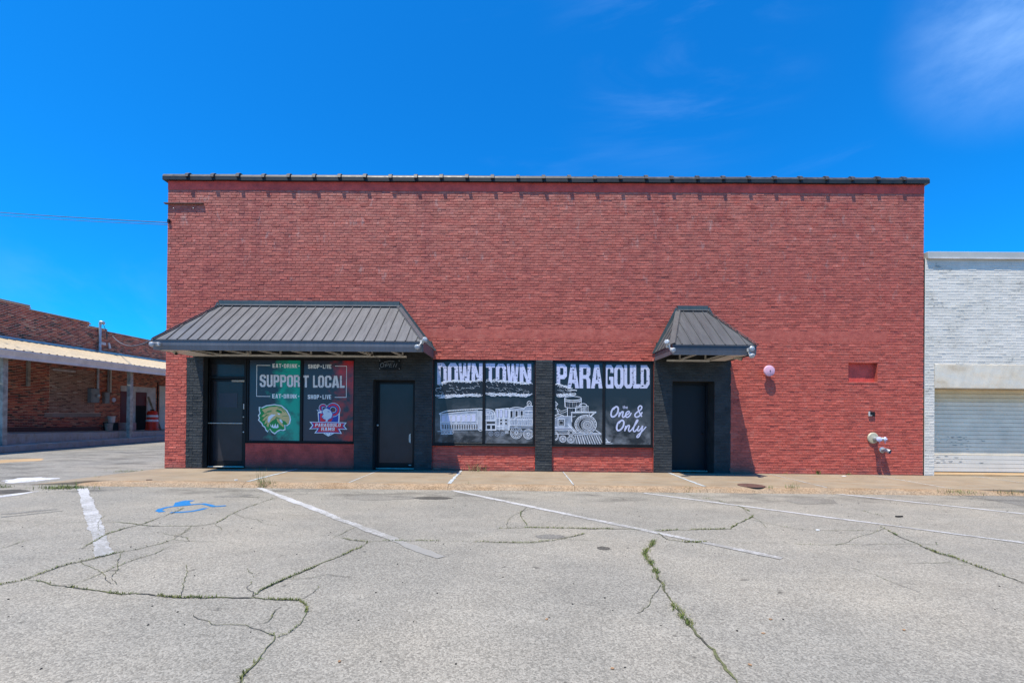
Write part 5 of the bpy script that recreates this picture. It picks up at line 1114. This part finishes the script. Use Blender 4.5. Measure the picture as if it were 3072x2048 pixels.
for k in range(60):
    row = r.choice((3, 5, 7, 7, 7, 8, 8, 6, 2)); x = gx0+abs(r.gauss(0, .9))+.03; z = zs0+row*hs+r.uniform(.02, hs-.02); 
    if x > gx1-.1: continue
    s_ = r.uniform(.01, .05); fillpoly(mb, [(x+s_*r.uniform(.8, 1.8)*math.cos(a_), yg-.004, z+s_*.22*r.uniform(.4, 1)*math.sin(a_)) for a_ in (0, .9, 1.8, 2.7, 3.6, 4.5, 5.4)])
tag(mb.build('paint_chip', M['chip'], gd), kind='stuff')
mb = MB(); mb.box((gx0-.0, -.012, -.05), (gx1, .6, zs0-.012), bev=.006); mb.build('door_sill', M['tan'], wb)
mb = MB(); mb.box((gx0+.01, yg-.01, zs0-.010), (gx1-.01, yg+.05, zs0+.004)); mb.build('rubber_seal', M['dark'], gd)

# ================================================================== LEFT BUILDING with loading dock
LX = -22.3
lb = thing('brick_building', 'old unpainted brick warehouse with tan metal canopy and loading dock across the side street', 'building', (LX, 15, -.1))
def LY(px, x=LX): return onX(px, 1240, x).y
def LZ(px, py, x=LX): return onX(px, py, x).z
steps = [(2.0, LZ(40, 908)), (LY(85), LZ(200, 954)), (LY(264), LZ(290, 984)), (LY(318), LZ(400, 1012))]
def ptop(y):
    z = steps[0][1]
    for s_ in steps:
        if y >= s_[0]: z = s_[1]
    return z
Y0, Y1 = 2.0, 42.0; YV = Vector((0, 1, 0)); NX = Vector((1, 0, 0)); OL = Vector((LX, 0, 0))
dY0, dY1 = LY(360), LY(464); dZt = LZ(410, 1160); fz = .35
mb = MB(); ys = [s_[0] for s_ in steps]+[Y1]
for i in range(4): mb.quad(OL+Vector((0, ys[i], -.1)), OL+Vector((0, ys[i+1], -.1)), OL+Vector((0, ys[i+1], steps[i][1])), OL+Vector((0, ys[i], steps[i][1]))); mb.quad(OL+Vector((0, ys[i], steps[i][1])), OL+Vector((0, ys[i+1], steps[i][1])), OL+Vector((-12, ys[i+1], steps[i][1])), OL+Vector((-12, ys[i], steps[i][1])))
mb.quad((LX, Y0, -.1), (LX-12, Y0, -.1), (LX-12, Y0, steps[0][1]), (LX, Y0, steps[0][1])); mb.build('wall', M['mortar'], lb)
iw = (LY(147), LY(283), LZ(215, 1238), LZ(215, 1105)); sill = (LY(133), LY(301), LZ(215, 1251), LZ(215, 1239))
bl = lay_bricks(Y0, 36, .3, steps[0][1], [iw, sill, (dY0, dY1, -1, dZt)], course=.071, length=.21, gap=.016, seed=22, top=ptop); r = random.Random(23); mb = MB()
for b in bl: brick_geo(mb, OL, YV, Z, NX, b, r, proud=.008, tone=r.gauss(-.04, .30))
for b in lay_bricks(0, 12, 0, steps[0][1], [], course=.071, length=.21, gap=.016, seed=25): brick_geo(mb, Vector((LX, Y0, 0)), Vector((-1, 0, 0)), Z, NY, b, r, proud=.008, tone=r.gauss(-.04, .30))
tag(mb.build('brickwork', M['oldbrick'], lb, tone=True), kind='stuff')
bl = lay_bricks(iw[0], iw[1], iw[2], iw[3], [], course=.071, length=.23, gap=.018, seed=24); mb = MB()
for b in bl: brick_geo(mb, OL, YV, Z, NX, b, r, proud=.006, tone=r.uniform(-.5, .5))
tag(mb.build('infill_brickwork', M['infill'], lb, tone=True), kind='stuff')
mb = MB(); mb.box((LX, sill[0], sill[2]), (LX+.03, sill[1], sill[3])); mb.build('window_sill', M['cement'], lb)
for i in range(4): mb = MB(); mb.box((LX-.3, ys[i], steps[i][1]), (LX+.04, ys[i+1]-.01, steps[i][1]+.05), bev=.008); mb.build('coping', M['cement'], lb)
# canopy: roof sheets, gutter, posts
EX = -18.2; ez1 = onX(250, 1075, EX).z; ez0 = onX(250, 1100, EX).z; wz_ = onX(250, 1053, LX).z
ez1 = onX(0, 1043, EX).z; ez0 = onX(0, 1072, EX).z; wz_ = onX(0, 1013, LX).z
can = MB(); can.bar((LX+.05, 2.5, wz_-.06), (LX+.05, 40, wz_-.06), .1, .14); cano = can.build('canopy', M['wood'], lb)
y = 2.5; k = 0
while y < 40:
    mb = MB(); a, b = y+.004, min(y+.914, 40)-.004
    p = lambda x_, yy, up=0: Vector((x_, yy, wz_+(ez1-wz_)*(x_-LX)/(EX-LX)+up))
    vs = []; prof = []
    for j in range(3):
        s_ = a+(b-a)*j/3; w_ = (b-a)/3; prof += [(s_, 0), (s_+w_*.72, 0), (s_+w_*.78, .03), (s_+w_*.94, .03), (s_+w_, 0)]
    for yy, u in prof: vs += [p(LX+.02, yy, u), p(EX-.0, yy, u)]
    mb.add(vs, [(2*j, 2*j+1, 2*j+3, 2*j+2) for j in range(len(prof)-1)]); mb.build('roof_sheet', M['canopytan'], cano); y += .914
mb = MB(); mb.add([(EX+xx, yy, zz) for yy in (2.5, 40) for xx, zz in ((-.02, ez1-.02), (.10, ez1-.02), (.11, ez1-.06), (.05, ez0+.10), (.05, ez0), (-.02, ez0))], [(j, (j+1) % 6, 6+(j+1) % 6, 6+j) for j in range(6)]); mb.build('gutter', M['gutter'], cano)
mb = MB(); mb.box((LX+.004, 2.5, wz_-.01), (LX+.03, 40, wz_+.10)); mb.build('wall_flashing', M['galv'], cano)
for py_ in (LY(8, -18.5), LY(389, -18.5), LY(389, -18.5)+5.5, LY(389, -18.5)+11, LY(389, -18.5)+16.5):
    mb = MB(); mb.box((-18.59, py_-.085, .1), (-18.41, py_+.085, ez0+.2), bev=.01); mb.build('canopy_post', M['wood'], cano)
# dock
fzy = lambda y: .53-.0225*(y-5)
mb = MB(); a, b = 2.0, 19.0
mb.add([(-18.8, a, fzy(a)), (-18.8, b, fzy(b)), (LX, b, fzy(b)), (LX, a, fzy(a)), (-18.8, a, -.1), (-18.8, b, -.1), (LX, a, -.1)], [(0, 1, 2, 3), (0, 1, 5, 4), (0, 4, 6, 3)])
mb.quad((-18.8, b, fzy(b)), (-18.8, 40, fzy(b)), (LX, 40, fzy(b)), (LX, b, fzy(b))); mb.quad((-18.8, b, -.1), (-18.8, 40, -.1), (-18.8, 40, fzy(b)), (-18.8, b, fzy(b))); mb.build('loading_dock', M['dock'], lb)
mb = MB(); mb.box((-18.8, 2.0, -.1), (-18.2, 40, .13), bev=.015); mb.build('dock_kerb', M['dock'], lb)
# doors
fy = fzy((dY0+dY1)/2)
mb = MB(); mb.box((LX-.2, dY0, dZt-.3), (LX+.05, dY1, dZt)); mb.box((LX-.2, LY(391), fy), (LX+.05, LY(404), dZt-.3)); mb.box((LX-.2, LY(438), fy), (LX+.05, dY1, dZt-.3)); dd = mb.build('loading_door', M['whitetrim'], lb)
mb = MB(); mb.box((LX-.12, dY0, fy), (LX+.015, LY(391), dZt-.3)); mb.build('door_leaf', M['reddoor'], dd); mb = MB(); mb.box((LX-.9, LY(404), fy), (LX-.88, LY(438), dZt-.3)); mb.build('door_leaf', M['reddoor'], dd)
mb = MB(); mb.box((LX+.0, LY(404)+.01, dZt-1.1), (LX+.012, LY(438)-.01, dZt-.3)); mb.build('upper_panel', M['reddoor'], dd)
mb = MB(); mb.box((LX+.0, LY(404)+.01, fy), (LX+.008, LY(438)-.01, dZt-1.1)); mb.build('dark_doorway', M['dark'], dd)
mb = MB(); mb.box((LX+.05, LY(353), fy), (LX+.55, LY(381), fy+.45), bev=.01); t = mb.build('white_step', M['whitetrim'], None); tag(t, 'low white wooden step below the left dark red loading door', 'step')
mb = MB(); mb.box((LX, LY(470), fy), (LX+.05, LY(472), 3.2)); mb.build('dark_gap', M['dark'], lb)  # dark strip standing in for the shaded gap beside the doors
mb = MB(); mb.box((LX+.0, LY(476), fy), (LX+.04, LY(520), 3.0)); mb.build('side_panel', M['gutter'], lb)
# leaning board
p0, p1 = onX(478, 1250, LX+.5), onX(469, 1193, LX+.1); mb = MB(); mb.bar((LX+.6, p0.y, fzy(p0.y)), (LX+.08, p0.y-.35, fzy(p0.y)+2.0), .12, .03, (0, 1, 0)); t = mb.build('timber_board', M['woodpale'], None); tag(t, 'pale board leaning on the warehouse wall behind the orange drum', 'board')
# traffic drum
yy = LY(457, -21.2); zz = fzy(yy); t = thing('traffic_drum', 'orange traffic drum with two white bands on the loading dock', 'barrel', (-21.2, yy, zz)); h = 1.18
mb = MB(); mb.lathe((-21.2, yy, zz), (0, 0, 1), [(0, .36), (.06, .36), (.065, .31), (.34, .30), (.36, .295), (.62, .285), (.64, .28), (.90, .265), (.92, .26), (1.08, .235), (1.12, .2), (1.13, .0)], 28); mb.build('drum_body', M['orange'], t, smooth='auto')
for z_, r_ in ((.50, .297), (.76, .285)): mb = MB(); mb.lathe((-21.2, yy, zz+z_), (0, 0, 1), [(0, r_+.003), (.12, r_-.002)], 28); mb.build('reflective_band', M['reflect'], t, smooth='auto')
mb = MB(); mb.box((-21.32, yy-.03, zz+1.13), (-21.08, yy+.03, zz+1.2), bev=.01); mb.build('handle', M['black'], t)
# pails
for px, x_, label, mt, sc_ in ((327, -21.6, 'cream pail by the wall, in front of the electrical boxes', M['woodpale'], 1.0), (335, -22.0, 'pale pail raised on a block behind the cream pail', M['gutter'], .9)):
    yy = LY(px, x_); zz = fzy(yy)+(0 if px == 327 else .42)
    t = thing('pail', label, 'bucket', (x_, yy, zz), 'pails on the loading dock'); mb = MB(); mb.lathe((x_, yy, zz), (0, 0, 1), [(0, .15*sc_), (.36*sc_, .18*sc_), (.37*sc_, .19*sc_), (.40*sc_, .19*sc_), (.40*sc_, .165*sc_), (.1*sc_, .14*sc_), (.09*sc_, .0)], 20); mb.build('pail_body', mt, t, smooth='auto'); mb = MB(); mb.tube([(x_, yy+.19*sc_*math.cos(a_), zz+.39*sc_-.12*math.sin(a_)) for a_ in [k*math.pi/8 for k in range(9)]], .005, 6); mb.build('handle', M['galv'], t)
yy = LY(335, -22.0); mb = MB(); mb.box((-22.25, yy-.22, fzy(yy)), (-21.8, yy+.22, fzy(yy)+.42), bev=.01); t = mb.build('concrete_block', M['blackmatte'], None); tag(t, 'dark block under the pale pail on the dock', 'block')
mb = MB(); mb.bar((-21.9, 6.5, fzy(6.5)+.1), (-21.9, 12.2, fzy(12.2)+.1), .25, .2); t = mb.build('timber_beam', M['rust'], None); tag(t, 'dark brown timber lying along the foot of the warehouse wall', 'timber')
# electrical boxes
def ebox(p0, p1, depth, label, meter=False):
    a, b = onX(*p0, LX+depth), onX(*p1, LX+depth); t = thing('electrical_box', label, 'box', (LX, (a.y+b.y)/2, b.z), 'grey electrical boxes on the brick warehouse')
    mb = MB(); mb.box((LX+.01, a.y, b.z), (LX+depth, b.y, a.z), bev=.015); q = mb.build('box_body', M['greybox'], t); mb = MB(); mb.box((LX+depth, a.y+.04, b.z+.04), (LX+depth+.012, b.y-.04, a.z-.04), bev=.004); mb.build('box_cover', M['greybox'], t)
    if meter: mb = MB(); mb.lathe((LX+depth+.012, (a.y+b.y)/2+.08, (a.z+b.z)/2), (1, 0, 0), [(0, .1), (.06, .1), (.10, .07), (.105, .0)], 20); mb.build('meter_dial', M['glasslens'], t, smooth='auto')
    return a, b
a, b = ebox((274, 1164), (299, 1208), .22, 'larger grey meter box with round glass dial', True); a2, b2 = ebox((315.5, 1176), (329.5, 1210), .18, 'narrow grey switch box beside the cream conduits')
def conduit(pts, r_, mat, label, nm='conduit'):
    mb = MB(); mb.tube(pts, r_, 10); o = mb.build(nm, mat, None, smooth='auto'); tag(o, label, 'pipe', 'conduits above the electrical boxes'); return o
ym = LY(287); conduit([(LX+.1, ym, a.z), (LX+.1, ym, wz_-.4)], .05, M['galv'], 'grey conduit rising from the meter box')
conduit([(LX+.08, LY(319), a2.z), (LX+.08, LY(319), wz_-.3)], .04, M['greybox'], 'dark grey conduit from the narrow switch box'); conduit([(LX+.08, LY(326), a2.z), (LX+.08, LY(326), wz_-.3)], .045, M['steelwhite'], 'cream conduit from the narrow switch box')
t = thing('service_mast', 'grey service mast with curved weatherhead above the tan canopy', 'pole', (LX+.1, LY(290), wz_)); zt_ = LZ(291, 972)
mb = MB(); mb.tube([(LX+.12, LY(290), wz_-.05), (LX+.12, LY(290), zt_)], .06, 12); mb.build('mast_pipe', M['galv'], t, smooth='auto')
mb = MB(); mb.tube([(LX+.12, LY(290), zt_), (LX+.14, LY(291), zt_+.14), (LX+.22, LY(293.5), zt_+.12), (LX+.25, LY(294.5), zt_+.02)], [.07, .08, .08, .06], 12); mb.build('weatherhead', M['galv'], t, smooth=True)
for k in range(3): mb = MB(); mb.tube([(LX+.22, LY(294), zt_+.03), (LX+.3, LY(299+k*2), zt_-.35-.1*k), (LX+.18, LY(306+k), zt_-.75)], .012, 6); mb.build('drip_wire', M['cable'], t)
mb = MB(); yb = LY(305); mb.box((LX+.0, LY(293), LZ(305, 1026)), (LX+.06, LY(312), LZ(305, 1035)+.02)); mb.bar((LX+.03, LY(321), LZ(321, 1028)), (LX+.03, LY(325), LZ(325, 1045)), .08, .1); o = mb.build('wall_bracket', M['whitetrim'], None); tag(o, 'white painted wall bracket beside the service mast', 'bracket')
c = onX(341.5, 1199, LX+.02); mb = MB(); mb.lathe((LX+.008, c.y, c.z), (1, 0, 0), [(0, .125), (.02, .125), (.025, .1)], 24); o = mb.build('round_plate', M['letter'], None); tag(o, 'round pale plate on the brick right of the electrical boxes', 'plate')
mb = MB(); mb.box((LX+.01, LY(75), LZ(78, 1158)), (LX+.12, LY(83), LZ(78, 1082)), bev=.01); o = mb.build('timber_bracket', M['woodpale'], None); tag(o, 'short pale timber fixed upright on the warehouse wall', 'timber')
mb = MB(); mb.box((LX+.005, LY(155), LZ(190, 1114)), (LX+.03, LY(224), LZ(190, 1108)), bev=.006); mb.build('plaster_strip', M['whitetrim'], lb)

# power cables
def cable(a, b, sag, label, r_=.014):
    mb = MB(); a, b = Vector(a), Vector(b); mb.tube([a.lerp(b, k/24)-Vector((0, 0, sag*4*(k/24)*(1-k/24))) for k in range(25)], r_, 6); o = mb.build('power_cable', M['cable'], None, smooth=True); tag(o, label, 'cable', 'overhead cables from the red building')
e = onY(507, 668, .05); far = ray(-300, 612); far = CAMP+far*(17.5/far.y); cable((XL-.02, .05, e.z), far, .05, 'long thin cable from the red wall corner to the left edge of the sky', .010)
cable((XL-.02, .06, e.z-.05), far-Vector((0, 0, .03)), .10, 'second strand hanging just below the long thin cable', .006)
s_ = onX(338, 1008, LX+.1); e = onY(496, 972, .3); cable(s_, (XL-.02, .3, e.z), .55, 'sagging cable between the warehouse mast and the awning corner', .02)
mb = MB(); p = onY(509, 664); mb.box((p.x-.03, -.05, p.z-.05), (p.x+.03, -.01, p.z+.04), bev=.006); mb.build('cable_clamp', M['blackmatte'], red)

# ================================================================== WEEDS AND LITTER
def weed(px, py, z, n, hmin, hmax, spread, label, mats=(0,), wide=.007, lean=.5, onwall=False, wid=1.0, nm='weed'):
    c = onZ(px, py, z) if not onwall else onY(px, py, -.03); c = Vector((c.x, c.y, z)); r = random.Random(int(px)); mb = MB()
    for k in range(n):
        a_ = r.uniform(0, 6.28); q = c+Vector((r.gauss(0, spread*wid), r.gauss(0, spread*.6), 0)); h = r.uniform(hmin, hmax)*(1 if r.random() < .8 else 1.5); blade(mb, q, h, h*r.uniform(.2, 1)*lean*2, wide*r.uniform(.6, 1.4), a_, r.choice(mats))
    o = mb.build(nm, [M['grass'], M['moss'], M['dry']], None); tag(o, label, 'weed', 'weeds along the sidewalk and kerb'); return o
weed(798, 1461, GZ, 170, .05, .17, .10, 'largest grass clump, at the top of the second white line', (0, 0, 1))
o = weed(782, 1459, GZ, 14, .3, .42, .05, 'tall thin grass stalks rising from the largest clump', (0, 1, 2), .005, .3)
weed(1400, 1464, GZ, 40, .04, .14, .07, 'small sparse weed at the kerb by the third white line', (0, 1, 2))
weed(2062, 1474, GZ, 70, .03, .12, .11, 'yellowish weed on the kerb near the fourth white line', (0, 1, 2))
weed(2375, 1463, 0, 30, .03, .10, .05, 'tiny green tuft on the sidewalk right of the iron cover', (0, 0, 1))
weed(2308, 1463, 0, 14, .03, .06, .05, 'tiny weed just below the iron cover', (0, 1))
weed(1430, 1408, 0, 50, .06, .26, .13, 'spiky reddish dry weed against the red wall below DOWNTOWN', (2, 2, 1, 2), .008, .7, True)
weed(2453, 1420, 0, 24, .05, .16, .03, 'small upright green weed at the foot of the red wall', (0, 1), .01, .3, True)
weed(2545, 1424, 0, 46, .02, .05, .022, 'low dry weeds at the wall below the hose connection', (2, 2, 1), .006, .6, True)
weed(2360, 1420, 0, 16, .02, .06, .05, 'tiny weeds at the wall right of the awning shadow', (1, 2), .006, .6, True)
weed(2880, 1478, -.03, 120, .02, .09, .22, 'strip of dry grass where the kerb meets the driveway', (1, 2, 0), .006, .8)
weed(3035, 1480, -.04, 60, .02, .08, .14, 'dry grass at the right end of the driveway edge', (1, 2), .006, .8)
weed(190, 1464, GZ, 420, .02, .07, .16, 'green grass strip at the left end of the kerb', (0, 0, 1), .007, .9, wid=1.5)
weed(232, 1452, GZ, 160, .02, .06, .10, 'narrow grass patch where the sidewalk meets the street', (0, 1), .006, .9, wid=1.6)
weed(295, 1437, GZ, 60, .02, .07, .05, 'small grass tuft on the tan sidewalk corner', (0, 0, 1), .006, .9)
weed(388, 1415, GZ, 120, .02, .06, .14, 'low grass along the sidewalk edge left of the red wall', (0, 1), .006, .9, wid=1.7)
weed(5, 1462, GZ, 60, .03, .08, .08, 'grass tuft at the far left gutter', (0, 0, 1), .006, .9)
weed(385, 1458, GZ, 40, .01, .04, .2, 'tiny weeds along the kerb foot left of the blue symbol', (0, 1), .005, .9, wid=2)
def litter(nm, px, py, z, sx, sy, h, mat, label, cat, rot=0.3, grp=None):
    c = onZ(px, py, z); mb = MB(); r = random.Random(int(px)); pts = [(Matrix.Rotation(rot, 3, 'Z') @ Vector((sx*math.cos(a_)*r.uniform(.8, 1.1), sy*math.sin(a_)*r.uniform(.8, 1.1), 0)))+Vector((c.x, c.y, z+.003+r.uniform(0, h*.4))) for a_ in [k*math.pi/5 for k in range(10)]]
    mb.slab(pts, (0, 0, 1), max(.003, h)); o = mb.build(nm, mat, None); tag(o, label, cat, grp)
litter('paper_scrap', 708, 1440, 0, .035, .018, .012, M['paper'], 'white paper scrap on the kerb left of the largest weed', 'litter')
litter('paper_scrap', 2532, 1428, 0, .07, .03, .006, M['paper'], 'flat white paper at the wall below the hose connection', 'litter')
litter('black_lighter', 2698, 1551, GZ, .06, .015, .018, M['black'], 'small black object with pale end lying between two right parking lines', 'litter', -.2)
litter('paper_scrap', 2453, 1590, GZ, .03, .02, .005, M['paper'], 'white scrap on the asphalt between two right parking lines', 'litter')
litter('dead_leaf', 448, 1440, -.01, .06, .02, .012, M['rust'], 'dark dead leaf on the sidewalk near the left corner', 'leaf')
LW = ['nearest and middle of the foreground', 'left of the long mossy crack, midway up it', 'just right of the long mossy crack foot', 'right of the long mossy crack, midway up', 'farthest right of the foreground leaves', 'right of the short mossy crack at lower left', 'highest right of the mossy crack']
for i, (px, py) in enumerate([(1837, 2006), (1640, 1858), (2250, 1995), (2290, 1900), (2712, 1890), (1018, 1985), (2312, 1858)]):
    litter('dead_leaf', px, py, GZ,   .013, .009, .004, M['leafbrown'], 'small orange leaf on the near asphalt, '+LW[i], 'leaf', i, 'orange leaves on the near asphalt')
r = random.Random(99); gr = MB()
for k in range(420):
    x, y = r.uniform(-9, 9), r.uniform(-9.5, -2.6); s_ = r.uniform(.003, .009); dk = r.random() < .8
    gr.lathe((x, y, GZ), (0, 0, 1), [(0, s_), (s_*.6, s_*.8), (s_*.9, s_*.2)], 6, 0 if dk else 1)
tag(gr.build('loose_grit', [M['blackmatte'], M['dock']], None), 'loose dark grit scattered over the asphalt', 'grit', kind='stuff')
